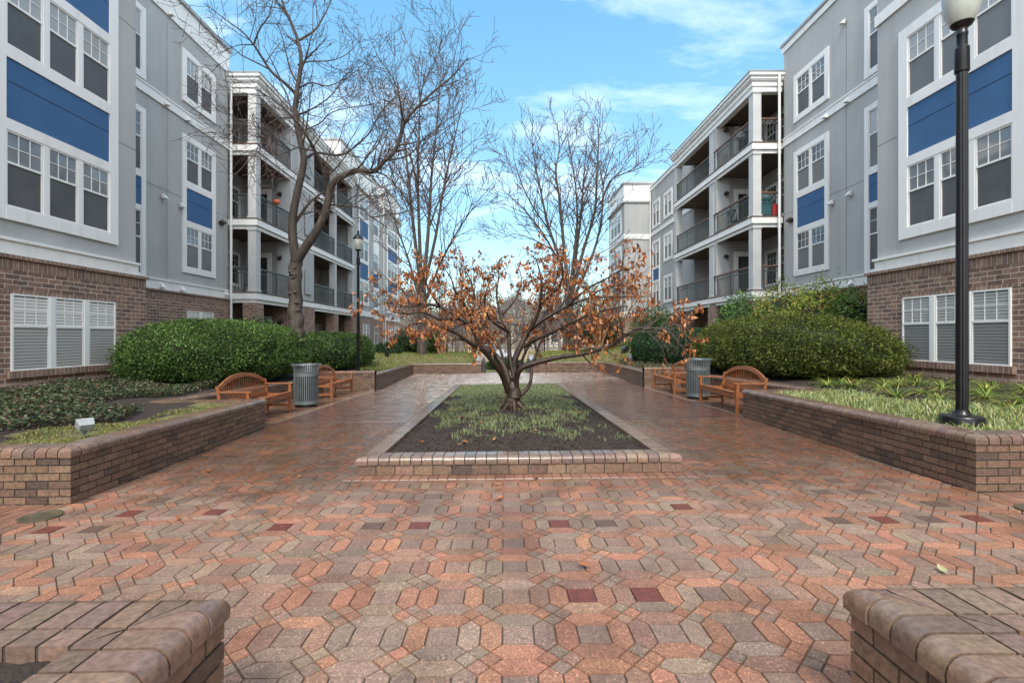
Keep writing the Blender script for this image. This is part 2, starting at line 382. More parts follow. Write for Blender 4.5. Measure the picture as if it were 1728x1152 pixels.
AL, BL, CL, DL, EL, FL, GL = (-4.0, 4.46), (-4.355, 8.83), (-6.05, 8.83), (-6.05, 16.2), (-4.33, 16.2), (-4.96, 26.2), (-1.22, 26.2)
AR, BR, CR, DR, ER, FR, GR = (4.40, 4.5), (4.67, 9.42), (5.95, 9.42), (5.95, 16.2), (4.72, 16.2), (5.37, 26.2), (1.49, 26.2)
PLAZA = [(-14, 4.46), AL, BL, CL, DL, EL, FL, GL, (GL[0], 27.6), (GR[0], 27.6), GR, FR, ER, DR, CR, BR, AR, (14, 4.5), (14, -4), (-14, -4)]

# one ground sheet out to the horizon
mb = MB(); nx = [-420, -120, -50, -25, 25, 50, 120, 420]; ny = [-60, -20, 27.5, 50, 80, 130, 220, 420]
for i in range(7):
    for j in range(7):
        mb.poly([(nx[i], ny[j], FIELD), (nx[i + 1], ny[j], FIELD), (nx[i + 1], ny[j + 1], FIELD), (nx[i], ny[j + 1], FIELD)])
M['field'] = noisy('winter_field_grass', (0.17, 0.135, 0.055), (0.27, 0.21, 0.10), 0.25, 0.95, 0.5, 0.05, 9)
tag(mb.build('ground', M['field']), kind='structure')
mb = MB(); mb.box(-300, 300, 92, 99, FIELD - 0.05, FIELD + 0.02); M['road'] = noisy('far_asphalt', (0.13, 0.13, 0.135), (0.18, 0.18, 0.185), 1.5, 0.8)
tag(mb.build('road', M['road']), kind='structure')
mb = MB(); mb.box(-1.2, 1.5, 28.6, 92, FIELD - 0.05, FIELD + 0.012); M['concrete'] = noisy('pale_concrete', (0.3, 0.29, 0.275), (0.38, 0.365, 0.34), 2, 0.6)
tag(mb.build('path', M['concrete']), kind='structure')

# planting bed soil
V = []; F = []; MI = []; idx = {}; c = 0.2
def vid(i, j):
    if (i, j) not in idx:
        x, y = -14 + i * c, -4 + j * c; idx[(i, j)] = len(V); V.append((x, y, bedz(x, y)))
    return idx[(i, j)]
near_blocks = lambda x, y: False
for i in range(140):
    for j in range(260):
        x, y = -14 + (i + 0.5) * c, -4 + (j + 0.5) * c
        if any(inside(x + a * c * 0.5, y + b * c * 0.5, PLAZA) for a in (-1, 1) for b in (-1, 1)): continue
        if abs(x) > 10.5 and y < 20 and abs(x) > 13: continue
        F.append((vid(i, j), vid(i + 1, j), vid(i + 1, j + 1), vid(i, j + 1)))
        lawn = (y > 21.5 and (x > 0 or y > 17.5 and x > -7.5)) or (x < 0 and -5.15 + 0.2 * math.sin(y * 2) < x and y < 9) or (0 < x < 6.25 + 0.2 * math.sin(y * 2.2) and y < 9.6)
        MI.append(1 if lawn else 0)
o = np_mesh('bed_soil', V, F, np.ones((len(F), 3)), [M['soil'], M['lawnbase']], None, MI); tag(o, kind='structure')

# plaza base (jointing sand) under the pavers
mb = MB(); n = 0
for i in range(56):
    for j in range(64):
        x0, y0 = -14 + i * 0.5, -4 + j * 0.5
        if not any(inside(x0 + a, y0 + b, PLAZA) for a in (0, 0.5) for b in (0, 0.5)): continue
        if y0 >= 26.0 : continue
        pts = [(x0, y0), (x0 + 0.5, y0), (x0 + 0.5, min(y0 + 0.5, 26.2)), (x0, min(y0 + 0.5, 26.2))]
        mb.poly([(x, y, gz(x, y) - 0.009) for x, y in pts])
tag(mb.build('pavement_base', M['sand']), kind='structure')

# --- the pavers: squares, pairs of long hexagons and four small diamonds, as one paving mesh
PV = []; PF = []; PC = []; PM = []
def paver(poly, col, dz=0.0, inset=0.0019, mi=0, ch=0.003):
    cx = sum(p[0] for p in poly) / len(poly); cy = sum(p[1] for p in poly) / len(poly)
    tl = 0.008 if mi == 2 else 0.006; tx, ty, tz = random.gauss(0, tl), random.gauss(0, tl), random.gauss(0, 0.0009)
    def ring(d, z):
        out = []; k = len(poly)
        for i in range(k):
            a, p, q = Vector(poly[i - 1]), Vector(poly[i]), Vector(poly[(i + 1) % k])
            e1 = (p - a).normalized(); e2 = (q - p).normalized(); n1 = Vector((-e1.y, e1.x)); n2 = Vector((-e2.y, e2.x))
            m = (n1 + n2); m = m / max(0.2, m.dot(n1)) ; w = p + m * d
            out.append((w.x, w.y, gz(w.x, w.y) + z + dz + tz + tx * (w.x - cx) + ty * (w.y - cy)))
        return out
    k = len(poly); n0 = len(PV); PV.extend(ring(inset, -0.0085)); PV.extend(ring(inset + ch, 0.0))
    PF.append(tuple(range(n0 + k, n0 + 2 * k))); PC.append(col); PM.append(mi)
    for i in range(k):
        j = (i + 1) % k; PF.append((n0 + i, n0 + j, n0 + k + j, n0 + k + i)); PC.append(tuple(v * 0.8 for v in col)); PM.append(mi)

CENTRE = (-1.62, 1.95, 5.33, 15.9)
def free(x, y, e=0.0):
    if not inside(x, y, PLAZA): return False
    if CENTRE[0] + 0.1 < x < CENTRE[1] - 0.1 and CENTRE[2] + 0.1 < y < CENTRE[3] - 0.1: return False
    if y < 1.55 and (x < -1.25 or x > 1.5): return False
    return True

SQ, W = 0.152, 0.108; PITCH = SQ + 2 * W; X0 = 0.07; Y0 = 1.62
RED, BROWN, PLAINBROWN = (0.125, 0.036, 0.025), (0.105, 0.063, 0.046), (0.21, 0.105, 0.08)
accent_px = [(32, 905, 1), (112, 905, 2), (180, 876, 1), (330, 874, 1), (478, 875, 1), (630, 875, 2), (710, 874, 1), (940, 871, 1), (1020, 870, 2), (975, 985, 1), (1085, 982, 1),
             (1200, 866, 1), (1400, 888, 1), (1447, 886, 2), (1545, 887, 1), (1610, 880, 2), (1697, 880, 1), (1410, 833, 2), (1480, 830, 2), (1362, 811, 2), (1425, 811, 2), (1305, 814, 2),
             (1270, 797, 2), (1240, 783, 2), (1608, 852, 2), (240, 852, 2), (104, 855, 2), (1185, 784, 2), (1315, 766, 2), (290, 805, 2), (420, 792, 2), (480, 745, 1), (455, 757, 2), (523, 747, 2),
             (1195, 740, 2), (1250, 722, 2), (1330, 790, 2)]
ACC = {}
for px, py, kd in accent_px:
    Yw = 1141 / (py - 586 + 0.012 * (px - 850)); Xw = (px - 850) * Yw / 815
    ACC[(round((Xw - X0) / PITCH), round((Yw - Y0) / PITCH))] = kd
def pc_hex(x):
    salmon = 0.34 + 0.16 * ss(-1, 4, x)
    r = random.random()
    c = (0.365, 0.158, 0.094) if r < salmon else ((0.25, 0.182, 0.138) if r < salmon + 0.4 else (0.285, 0.16, 0.112))
    c = tuple(v * 0.68 + m_ * 0.32 for v, m_ in zip(c, (0.295, 0.17, 0.112)))
    g = random.uniform(0.82, 1.19) * 0.83; return tuple(v * g * random.uniform(0.96, 1.04) for v in c)
def pc_sq():
    c = random.choice([(0.235, 0.15, 0.113), (0.245, 0.16, 0.122), (0.26, 0.158, 0.115)]); g = random.uniform(0.85, 1.18) * 0.83; return tuple(v * g for v in c)
h = SQ / 2
for i in range(-38, 39):
    for j in range(-9, 22):
        cx, cy = X0 + i * PITCH, Y0 + j * PITCH
        if cy > 9.25 or abs(cx) > 13.5: continue
        if cy < -0.8: continue
        kd = ACC.get((i, j)); col = pc_sq() if kd is None else (RED if kd == 1 else BROWN)
        def put(pts, col, mi=0):
            mx = sum(p[0] for p in pts) / len(pts); my = sum(p[1] for p in pts) / len(pts)
            if free(mx, my): paver(pts, col, mi=mi)
        put([(cx - h, cy - h), (cx + h, cy - h), (cx + h, cy + h), (cx - h, cy + h)], col, 1 if kd else 0)
        a = W / 2
        for sx in (-1, 1):
            put([(cx + sx * h, cy - h), (cx + sx * (h + a), cy - h - a), (cx + sx * (h + W), cy - h), (cx + sx * (h + W), cy + h), (cx + sx * (h + a), cy + h + a), (cx + sx * h, cy + h)][::sx], pc_hex(cx))
            put([(cx - h, cy + sx * h), (cx - h - a, cy + sx * (h + a)), (cx - h, cy + sx * (h + W)), (cx + h, cy + sx * (h + W)), (cx + h + a, cy + sx * (h + a)), (cx + h, cy + sx * h)][::-sx], pc_hex(cx))
        qx, qy = cx + h + W, cy + h + W            # the corner where four small diamonds meet
        for dx, dy in ((1, 0), (-1, 0), (0, 1), (0, -1)):
            ox, oy = qx + dx * a, qy + dy * a
            put([(ox - a, oy), (ox, oy - a), (ox + a, oy), (ox, oy + a)], pc_hex(cx))
def brick_c(base, v=0.22):
    g = random.uniform(1 - v, 1 + v); return tuple(b * g * random.uniform(0.95, 1.05) for b in base)
# straight brick courses further down the walk and in the seating bays
for j in range(170):
    y = 9.28 + j * 0.1
    if y > 26.15: break
    for i in range(-34, 34):
        x = i * 0.2 + (j % 2) * 0.1
        mx, my = x + 0.1, y + 0.05
        if not free(mx, my): continue
        bay = mx < -4.5 or mx > 4.72 and y < 16.3
        base = (0.33, 0.185, 0.125) if (bay and y < 16.3) else ((0.2, 0.105, 0.08) if y < 19 else (0.33, 0.23, 0.185))
        col = brick_c(base)
        if random.random() < 0.12: col = brick_c((0.13, 0.075, 0.062))
        paver([(x, y), (x + 0.2, y), (x + 0.2, y + 0.1), (x, y + 0.1)], col, 0.001, 0.0025, 2, 0.004)
def strip(p0, p1, w0, w1, side, base, dz=0.004, bw=0.1):
    """a row of brick headers beside the line p0-p1, from w0 to w1 away from it"""
    p0, p1 = Vector(p0), Vector(p1); d = p1 - p0; L = d.length; d.normalize(); nrm = Vector((-d.y, d.x)) * side; n = int(L / bw)
    for k in range(n):
        a, b = p0 + d * (k * L / n), p0 + d * ((k + 1) * L / n)
        q = [a + nrm * w0, b + nrm * w0, b + nrm * w1, a + nrm * w1]
        if side < 0: q = q[::-1]
        paver([(v.x, v.y) for v in q], brick_c(base), dz, 0.003, 2, 0.005)
WET = (0.225, 0.115, 0.08)
for k in range(4):
    strip((-9, 4.46), AL, 0.02 + 0.2 * k, 0.215 + 0.2 * k, -1, WET, 0.005)
    if k < 2: strip(AR, (9, 4.5), 0.02 + 0.2 * k, 0.215 + 0.2 * k, -1, WET, 0.005)
strip(BL, EL, 0.0, 0.2, 1, (0.36, 0.24, 0.17), 0.007); strip(BR, ER, 0.0, 0.2, -1, (0.36, 0.24, 0.17), 0.007)
strip((CENTRE[0] - 0.1, CENTRE[2]), (CENTRE[1] + 0.1, CENTRE[2]), 0.02, 0.2, -1, (0.28, 0.14, 0.1), 0.007)
me = bpy.data.meshes.new('paving'); me.from_pydata(PV, [], PF)
at = me.attributes.new('Col', 'FLOAT_COLOR', 'FACE'); at.data.foreach_set('color', np.array([(*c_, 1) for c_ in PC], np.float32).ravel())
me.polygons.foreach_set('material_index', np.array(PM, np.int32))
M['tile'] = attr_mat('glazed_tile', 0.42, 0.4, 0.3, 30, bstr=0.3)
tag(link('pavement', me, [M['paver'], M['tile'], M['walkbrick']]), kind='structure')

# ------------------------------------------------------------------ brick walls
def mitre(pts, closed, side):
    pts = [Vector(p) for p in pts]; n = len(pts); out = []
    for i in range(n):
        d1 = (pts[i] - pts[i - 1]).normalized() if (i > 0 or closed) else None
        d2 = (pts[(i + 1) % n] - pts[i]).normalized() if (i < n - 1 or closed) else None
        n1 = Vector((-d1.y, d1.x)) * side if d1 else None; n2 = Vector((-d2.y, d2.x)) * side if d2 else None
        if n1 is None: m = n2
        elif n2 is None: m = n1
        else: m = (n1 + n2); m = m / max(0.3, m.dot(n1))
        out.append(m)
    return lambda i, dd: pts[i % n] + out[i % n] * dd

WALLC = [(0.168, 0.103, 0.069), (0.152, 0.094, 0.064), (0.16, 0.097, 0.065), (0.14, 0.086, 0.06), (0.182, 0.113, 0.077), (0.15, 0.093, 0.065), (0.165, 0.102, 0.069), (0.092, 0.06, 0.047)]
CAPC = [(0.185, 0.12, 0.086), (0.165, 0.106, 0.078), (0.148, 0.097, 0.076)]
def brick_wall(thing, pts, H, side, closed=False, capd=0.25, row2=0.0, unit=0.108, ground=gz, course=0.0785, thick=0.24, skip=()):
    off = mitre(pts, closed, side); n = len(pts); segs = n if closed else n - 1
    caph = 0.088; nc = max(1, round((H - caph) / course)); ch = (H - caph) / nc
    mb = MB(); cp = MB()
    def pt(i, s, d):
        a = off(i, 0); b = off(i + 1, 0); u = (b - a); Ls = u.length; u = u / Ls; nn = Vector((-u.y, u.x)) * side
        t0 = (off(i, d) - a).dot(u); t1 = (off(i + 1, d) - a).dot(u); lo, hi = (t0, t1)
        t = s * Ls
        if s <= 0: t = t0
        elif s >= 1: t = t1
        return a + u * max(lo, min(hi, t)) + nn * d
    for i in range(segs):
        if i in skip: continue
        L = (off(i + 1, 0) - off(i, 0)).length
        for k in range(nc):
            nb = max(1, round(L / 0.205)); sh = 0.5 if k % 2 else 0.0
            cuts = [0.0] + [(q + sh) / nb for q in range(nb + 1) if 0.001 < (q + sh) / nb < 0.999] + [1.0]
            z0, z1 = k * ch + 0.005, (k + 1) * ch - 0.0065; g = 0.006 / L
            for q in range(len(cuts) - 1):
                s0 = cuts[q] + (g if q else 0); s1 = cuts[q + 1] - (g if q < len(cuts) - 2 else 0)
                dj = random.uniform(-0.0015, 0.0015)
                quad = [pt(i, s0, dj), pt(i, s1, dj), pt(i, s1, 0.1), pt(i, s0, 0.1)]
                if side < 0: quad = quad[::-1]
                col = brick_c(random.choice(WALLC), 0.18)
                b = [(p.x, p.y, ground(p.x, p.y) + z0) for p in quad]; t = [(p.x, p.y, ground(p.x, p.y) + z1) for p in quad]
                mb.prism(b, t, 0, col)
        ns = max(1, int(L / 1.0))
        for q in range(ns):                          # mortar core behind the bricks
            s0, s1 = q / ns, (q + 1) / ns
            quad = [pt(i, s0, 0.008), pt(i, s1, 0.008), pt(i, s1, thick), pt(i, s0, thick)]
            if side < 0: quad = quad[::-1]
            mb.prism([(p.x, p.y, ground(p.x, p.y) - 0.3) for p in quad], [(p.x, p.y, ground(p.x, p.y) + H - caph + 0.01) for p in quad], 1)
        prof = [(-0.014, 0.0), (-0.016, 0.04), (-0.008, 0.062), (0.008, 0.078), (0.03, 0.087), (0.06, 0.088), (capd, 0.086), (capd, 0.0)]
        nb = max(1, round(L / unit)); g = 0.0055 / L
        for q in range(nb):
            s0, s1 = q / nb + (g if q else 0), (q + 1) / nb - (g if q < nb - 1 else 0); col = brick_c(random.choice(CAPC), 0.15); n0 = len(cp.v); dj = random.uniform(-0.002, 0.002)
            for s in (s0, s1):
                for d, z in prof:
                    p = pt(i, s, d + dj); cp.v.append((p.x, p.y, ground(p.x, p.y) + H - caph + z + dj))
            K = len(prof)
            for a in range(K):
                b2 = (a + 1) % K; f = (n0 + a, n0 + K + a, n0 + K + b2, n0 + b2)
                cp.face(f if side > 0 else f[::-1], None, 0, col, a < 5)
            fa = [n0 + a for a in range(K)]; fb = [n0 + K + a for a in range(K)]
            cp.face(fa if side > 0 else fa[::-1], None, 0, col); cp.face(fb[::-1] if side > 0 else fb, None, 0, col)
        if row2:
            nb = max(1, round(L / unit / 1.0)); 
            for q in range(nb):
                s0, s1 = q / nb + g, (q + 1) / nb - g; quad = [pt(i, s0, capd + 0.008), pt(i, s1, capd + 0.008), pt(i, s1, capd + row2), pt(i, s0, capd + row2)]
                if side < 0: quad = quad[::-1]
                cp.prism([(p.x, p.y, ground(p.x, p.y) + H - caph) for p in quad], [(p.x, p.y, ground(p.x, p.y) + H - 0.003) for p in quad], 0, brick_c(random.choice(CAPC), 0.18))
        # bed joint under the bullnose
        for q in range(ns):
            s0, s1 = q / ns, (q + 1) / ns; quad = [pt(i, s0, 0.018), pt(i, s1, 0.018), pt(i, s1, capd + row2 - 0.004), pt(i, s0, capd + row2 - 0.004)]
            if side < 0: quad = quad[::-1]
            cp.prism([(p.x, p.y, ground(p.x, p.y) + H - caph - 0.006) for p in quad], [(p.x, p.y, ground(p.x, p.y) + H - 0.012) for p in quad], 1)
    mb.build('brickwork', [M['wallbrick'], M['mortar']], thing); cp.build('coping', [M['capbrick'], M['mortar']], thing)

def wall_thing(name, label, loc, cat='planter wall', group=None): return tag(empty(name, loc), label, cat, group)

t = wall_thing('planter_wall', 'long brown brick planter wall with rounded coping below the ivy and silver floodlight', (-4.0, 4.46, -0.13), group='brick planter walls around the plaza')
brick_wall(t, [(-10, 4.46), AL, BL, CL, (DL[0], 16.2)], 0.52, 1)
t = wall_thing('planter_wall', 'brick planter wall with pale coping holding the far lawn before the tan crape myrtle', (-4.4, 16.2, -0.4), group='brick planter walls around the plaza')
brick_wall(t, [(DL[0] - 0.1, 16.2), EL], 0.67, 1); brick_wall(t, [(-4.345, 16.46), FL, GL], 0.57, 1)
t = wall_thing('planter_wall', 'long brown brick planter wall with rounded coping at the foot of the nearest lamp post', (4.4, 4.5, -0.05), group='brick planter walls around the plaza')
brick_wall(t, [(10, 4.5), AR, BR, CR, (DR[0], 16.2)], 0.53, -1)
t = wall_thing('planter_wall', 'brick planter wall with pale coping between the round hedge ground light and the stair gap', (4.8, 16.2, -0.3), group='brick planter walls around the plaza')
brick_wall(t, [(DR[0] + 0.1, 16.2), ER], 0.67, -1); brick_wall(t, [(4.735, 16.46), FR, GR], 0.57, -1)

# sloping cheek walls beside the stair
def cheek(x0, x1, label):
    t = wall_thing('cheek_wall', label, (x0, 26.5, -0.6), 'wall', 'cheek walls of the stair'); mb = MB(); cp = MB()
    zb = gz(0, 26.2)
    for dz0, dz1, m_, ex in ((-0.6, 0.60, mb, 0.0), (0.60, 0.70, cp, 0.02)):
        b = [(x0 - ex, 26.46, zb + dz0), (x1 + ex, 26.46, zb + dz0), (x1 + ex, 29.3, zb + dz0 + (0.15 if m_ is cp else 0)), (x0 - ex, 29.3, zb + dz0 + (0.15 if m_ is cp else 0))]
        tt = [(x0 - ex, 26.46, zb + dz1), (x1 + ex, 26.46, zb + dz1), (x1 + ex, 29.3, zb + dz1 + 0.15), (x0 - ex, 29.3, zb + dz1 + 0.15)]
        m_.prism(b, tt, 0, (0.14, 0.1, 0.08) if m_ is mb else (0.24, 0.18, 0.15))
    mb.build('brickwork', M['wallbrick'], t); cp.build('coping', M['capbrick'], t)
cheek(-1.5, -1.22, 'low sloping brick cheek wall at the stair gap, on the crape myrtle side')
cheek(1.49, 1.77, 'low sloping brick cheek wall at the stair gap, below the far black lamp post')
mb = MB(); zb = gz(0, 26.2)
for k in range(4): mb.box(-1.215, 1.485, 26.2 + 0.32 * k, 26.2 + 0.32 * (k + 1) - 0.002, -2, zb - 0.005 - 0.125 * k)
mb.box(-1.215, 1.485, 27.48, 28.7, -2, FIELD + 0.03)
tag(mb.build('stair', M['concrete']), kind='structure')
def handrail(x, label):
    o = MB(); z0 = gz(0, 26.3); pts = [(x, 26.0, z0), (x, 26.0, z0 + 0.82), (x, 26.15, z0 + 0.88), (x, 27.7, z0 + 0.32), (x, 27.95, z0 + 0.28), (x, 27.95, -1.03)]
    o.tube(pts, 0.022, 8); o.tube([(x, 26.9, z0 - 0.3), (x, 26.9, z0 + 0.6)], 0.018, 6)
    for k in range(9): o.tube([(x, 26.2 + k * 0.17, z0 - 0.1 - k * 0.06), (x, 26.2 + k * 0.17, z0 + 0.83 - k * 0.062)], 0.008, 5)
    tag(o.build('handrail', M['rail']), label, 'handrail', 'handrails of the stair')
handrail(-1.05, 'thin grey metal handrail in the stair gap nearest the lawn cheek wall'); handrail(1.3, 'thin grey metal handrail in the stair gap, nearest the far black lamp post')

# near planters at the photographer's feet: brick boxes with an open bed of mulch
def near_planter(x0, x1, side, label):
    t = wall_thing('brick_planter', label, ((x0 + x1) / 2, 0.5, 0), 'planter', 'low brick planters flanking the entry')
    y1 = 1.76 if side > 0 else 1.74
    if side > 0: pts = [(x0, -1.2), (x0, y1), (x1, y1), (x1, -1.2)]; sd = -1
    else: pts = [(x1, -1.2), (x1, y1), (x0, y1), (x0, -1.2)]; sd = 1
    brick_wall(t, pts, 0.52, sd, capd=0.19, row2=0.095, unit=0.1, thick=0.285)
    mb = MB(); a, b = x0 + 0.25, x1 - 0.25; n = 24
    for i in range(n):
        for j in range(n):
            f = lambda u, v: (a + (b - a) * u / n, -1.2 + (y1 - 0.25 + 1.2) * v / n, gz(a + (b - a) * u / n, 1.0) + 0.462 + 0.012 * math.sin(u * 1.9) * math.cos(v * 2.3) + 0.01 * math.sin(u * 5 + v * 4))
            mb.poly([f(i, j), f(i + 1, j), f(i + 1, j + 1), f(i, j + 1)])
    mb.build('mulch', M['soil'], t)
near_planter(1.265, 3.6, 1, 'nearest low brick planter with wet shiny rounded coping, on the lamp post side')
near_planter(-3.6, -1.0085, -1, 'nearest low brick planter with tan rounded coping, on the ivy bed side')

# centre planter
t = wall_thing('planter_border', 'low rectangular brown brick border with rounded coping around the small rust-leaved tree', (0.17, 5.33, -0.1), 'planter')
x0, x1, y0, y1 = CENTRE
brick_wall(t, [(x0, y0), (x1, y0), (x1, y1), (x0, y1)], 0.205, 1, True, capd=0.24, unit=0.118)
mb = MB(); nx_, ny_ = 30, 80
def cz(x, y):
    e = min(x - x0, x1 - x, y - y0, y1 - y); return gz(x, y) + 0.15 + 0.1 * ss(0.2, 1.4, e) + 0.06 * math.exp(-((x - 0.17) ** 2 + (y - 8.6) ** 2) / 0.5) + 0.008 * math.sin(x * 9) * math.sin(y * 8)
for i in range(nx_):
    for j in range(ny_):
        q = [(x0 + 0.2 + (x1 - x0 - 0.4) * (i + a) / nx_, y0 + 0.2 + (y1 - y0 - 0.4) * (j + b) / ny_) for a, b in ((0, 0), (1, 0), (1, 1), (0, 1))]
        mb.poly([(x, y, cz(x, y)) for x, y in q], sm=True)
mb.build('mulch', M['soil'], t)

# round mossy covers sunk in the paving
for x, y, lab in ((-3.95, 4.12, 'round moss-stained drain cover sunk in the pavers by the ivy bed wall corner'), (4.42, 3.98, 'round moss-stained drain cover sunk in the pavers in front of the lamp planter corner')):
    mb = MB(); z = gz(x, y)
    mb.lathe(x, y, [(0.15, z - 0.01), (0.15, z + 0.011), (0.137, z + 0.014), (0.13, z + 0.009), (0.02, z + 0.008)], 28)
    t = tag(mb.build('drain_cover', noisy('mossy_iron', (0.04, 0.036, 0.022), (0.095, 0.078, 0.05), 18, 0.4, 0.4, 0.01, 50)), lab, 'drain cover', 'drain covers in the paving')
# ================================================================== THE TWO APARTMENT BUILDINGS
class Bld:
    def __init__(self, s, label, ub, ur, uc, ud, dz):
        self.s, self.ub, self.ur, self.uc, self.ud, self.dz = s, ub, ur, uc, ud, dz
        self.t = tag(empty('apartment_building', (s * ur, 20, FIELD)), label, 'building', 'apartment buildings facing the plaza')
    def z(self, zc): return zc + CAMZ + self.dz
    def bx(self, mb, u0, u1, y0, y1, z0, z1, mi=0): mb.box(self.s * u0, self.s * u1, y0, y1, self.z(z0), self.z(z1), mi)
    def part(self, name, boxes, mats, bevel=0.0):
        mb = MB()
        for b in boxes: self.bx(mb, *b)
        return mb.build(name, mats, self.t, bevel)

    # ---- windows.  face 'u': in a plane u = const facing the plaza;  face 'y': in a plane y = const facing the camera
    def window(self, a0, a1, z0, z1, plane, n=3, trim=0.0, face='u', mx=3, mz=2, upper=0.42, blind=False, screen=True, dark=False, sill=False):
        fr = MB(); pn = MB(); sc = MB(); bl = MB()
        def put(mb, q0, q1, za, zb, d0, d1, mi=0):        # d = distance proud of the wall plane
            if face == 'u': self.bx(mb, plane - d1, plane - d0, q0, q1, za, zb, mi)
            else: mb.box(self.s * q0, self.s * q1, plane - d1, plane - d0, self.z(za), self.z(zb), mi)
        if trim:
            put(fr, a0 - trim, a1 + trim, z1, z1 + trim, 0.0, 0.05); put(fr, a0 - trim, a1 + trim, z0 - trim, z0, 0.0, 0.055)
            put(fr, a0 - trim, a0, z0, z1, 0.0, 0.05); put(fr, a1, a1 + trim, z0, z1, 0.0, 0.05)
        w = (a1 - a0) / n; fw = 0.035; ms = 0.055 if n > 1 else 0.0
        zm = z1 - (z1 - z0) * upper
        for k in range(n):
            b0, b1 = a0 + k * w, a0 + (k + 1) * w
            if k: put(fr, b0 - ms, b0 + ms, z0, z1, 0.0, 0.042)
            l = b0 + (ms if k else 0); r = b1 - (ms if k < n - 1 else 0)
            put(fr, l, l + fw, z0, z1, 0, 0.034); put(fr, r - fw, r, z0, z1, 0, 0.034)
            put(fr, l + fw, r - fw, z0, z0 + fw, 0, 0.034); put(fr, l + fw, r - fw, z1 - fw, z1, 0, 0.034); put(fr, l + fw, r - fw, zm - 0.022, zm + 0.022, 0, 0.036)
            for q in range(1, mx): x = l + fw + (r - l - 2 * fw) * q / mx; put(fr, x - 0.008, x + 0.008, zm + 0.022, z1 - fw, 0.0, 0.022)
            for q in range(1, mz): zz = zm + (z1 - zm) * q / mz; put(fr, l + fw, r - fw, zz - 0.008, zz + 0.008, 0.0, 0.0225)
            put(pn, l + fw, r - fw, zm + 0.02, z1 - fw, 0.002, 0.012, 1 if dark else 0)
            put(pn, l + fw, r - fw, z0 + fw, zm - 0.02, 0.001, 0.004, 1)
            if screen and not blind: put(sc, l + fw, r - fw, z0 + fw, zm - 0.02, 0.007, 0.011)
            if blind:
                ns = max(6, int((z1 - z0 - 0.12) / 0.062))
                for q in range(ns):
                    zz = z0 + 0.05 + (z1 - z0 - 0.1) * q / ns
                    put(bl, l + fw + 0.006, r - fw - 0.006, zz, zz + 0.053, 0.0115 + 0.002 * (q % 2), 0.0145 + 0.002 * (q % 2))
        fo = fr.build('window', M['white'], self.t); wr = random.Random(int(a0 * 37 + z0 * 91 + plane * 13 + self.s * 7)); pv = wr.choice(('pane', 'pane', 'paneslat', 'panedark')); sv = wr.choice(('screen', 'screen', 'screenpale'))
        if blind:
            bl.build('blind', M['blind'] if self.s < 0 else M['blindgrey'], fo); ws = MB()
            for k in range(n): put(ws, a0 + k * w + 0.05, a0 + (k + 1) * w - 0.05, z0 + 0.03, zm, 0.0176, 0.0181)
            ws.build('insect_screen', M['woven'], fo)
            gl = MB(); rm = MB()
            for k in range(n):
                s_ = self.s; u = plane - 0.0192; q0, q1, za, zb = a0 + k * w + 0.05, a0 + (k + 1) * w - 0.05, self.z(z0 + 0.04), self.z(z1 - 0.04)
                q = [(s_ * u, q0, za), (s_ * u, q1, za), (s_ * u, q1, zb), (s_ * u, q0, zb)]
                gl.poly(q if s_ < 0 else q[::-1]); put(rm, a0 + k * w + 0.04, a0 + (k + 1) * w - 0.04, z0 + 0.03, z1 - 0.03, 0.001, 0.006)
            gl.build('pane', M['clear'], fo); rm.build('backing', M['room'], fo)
        else:
            pn.build('pane', [M[pv], M['dimpane']], fo)
            if screen: sc.build('insect_screen', M[sv], fo)
        return fo

    def panel(self, y0, y1, z0, z1, plane):
        p = self.part('spandrel_panel', [(plane - 0.02, plane, y0, y1, z0, z1)], M['blue'])
        zj = z0 + (z1 - z0) * 0.62; self_mb = MB(); self.bx(self_mb, plane - 0.0225, plane - 0.018, y0, y1, zj - 0.009, zj + 0.009)
        self_mb.build('groove', M['bluejoint'], p)

    def stack(self, y0, y1, plane, n, floors, panels, tr=0.24, top=None, gap=0.1, mx=3, tw=0.05):
        """windows one above another inside one white surround, blue panels between them"""
        for z0, z1 in floors: self.window(y0, y1, z0, z1, plane, n, mx=mx)
        for z0, z1 in panels: self.panel(y0, y1, z0, z1, plane)
        zs = sorted([z for f in floors for z in f] + [z for p in panels for z in p]); b, t = zs[0], top or zs[-1]
        bxs = [(plane - tw, plane, y0 - tr, y0, b - tr, t + tr), (plane - tw, plane, y1, y1 + tr, b - tr, t + tr), (plane - tw - 0.004, plane, y0, y1, b - tr, b), (plane - tw - 0.004, plane, y0, y1, t, t + tr)]
        ed = sorted(floors + panels)
        for (p0, p1), (q0, q1) in zip(ed, ed[1:]):
            if q0 - p1 > 0.02: bxs.append((plane - tw, plane, y0, y1, p1, q0))
        self.part('window_surround', bxs, M['white'])

    def groove(self, plane, y0, y1, z): return (plane - 0.002, plane, y0, y1, z - 0.009, z + 0.009)

    def vent(self, plane, y, z):
        mb = MB(); s = self.s; u = plane; Z = self.z(z)
        mb.prism([(s * u, y - 0.07, Z), (s * u, y + 0.07, Z), (s * (u - 0.16), y + 0.07, Z), (s * (u - 0.16), y - 0.07, Z)], [(s * u, y - 0.07, Z + 0.16), (s * u, y + 0.07, Z + 0.16), (s * (u - 0.03), y + 0.07, Z + 0.15), (s * (u - 0.03), y - 0.07, Z + 0.15)])
        mb.build('vent_hood', M['white'], self.t)

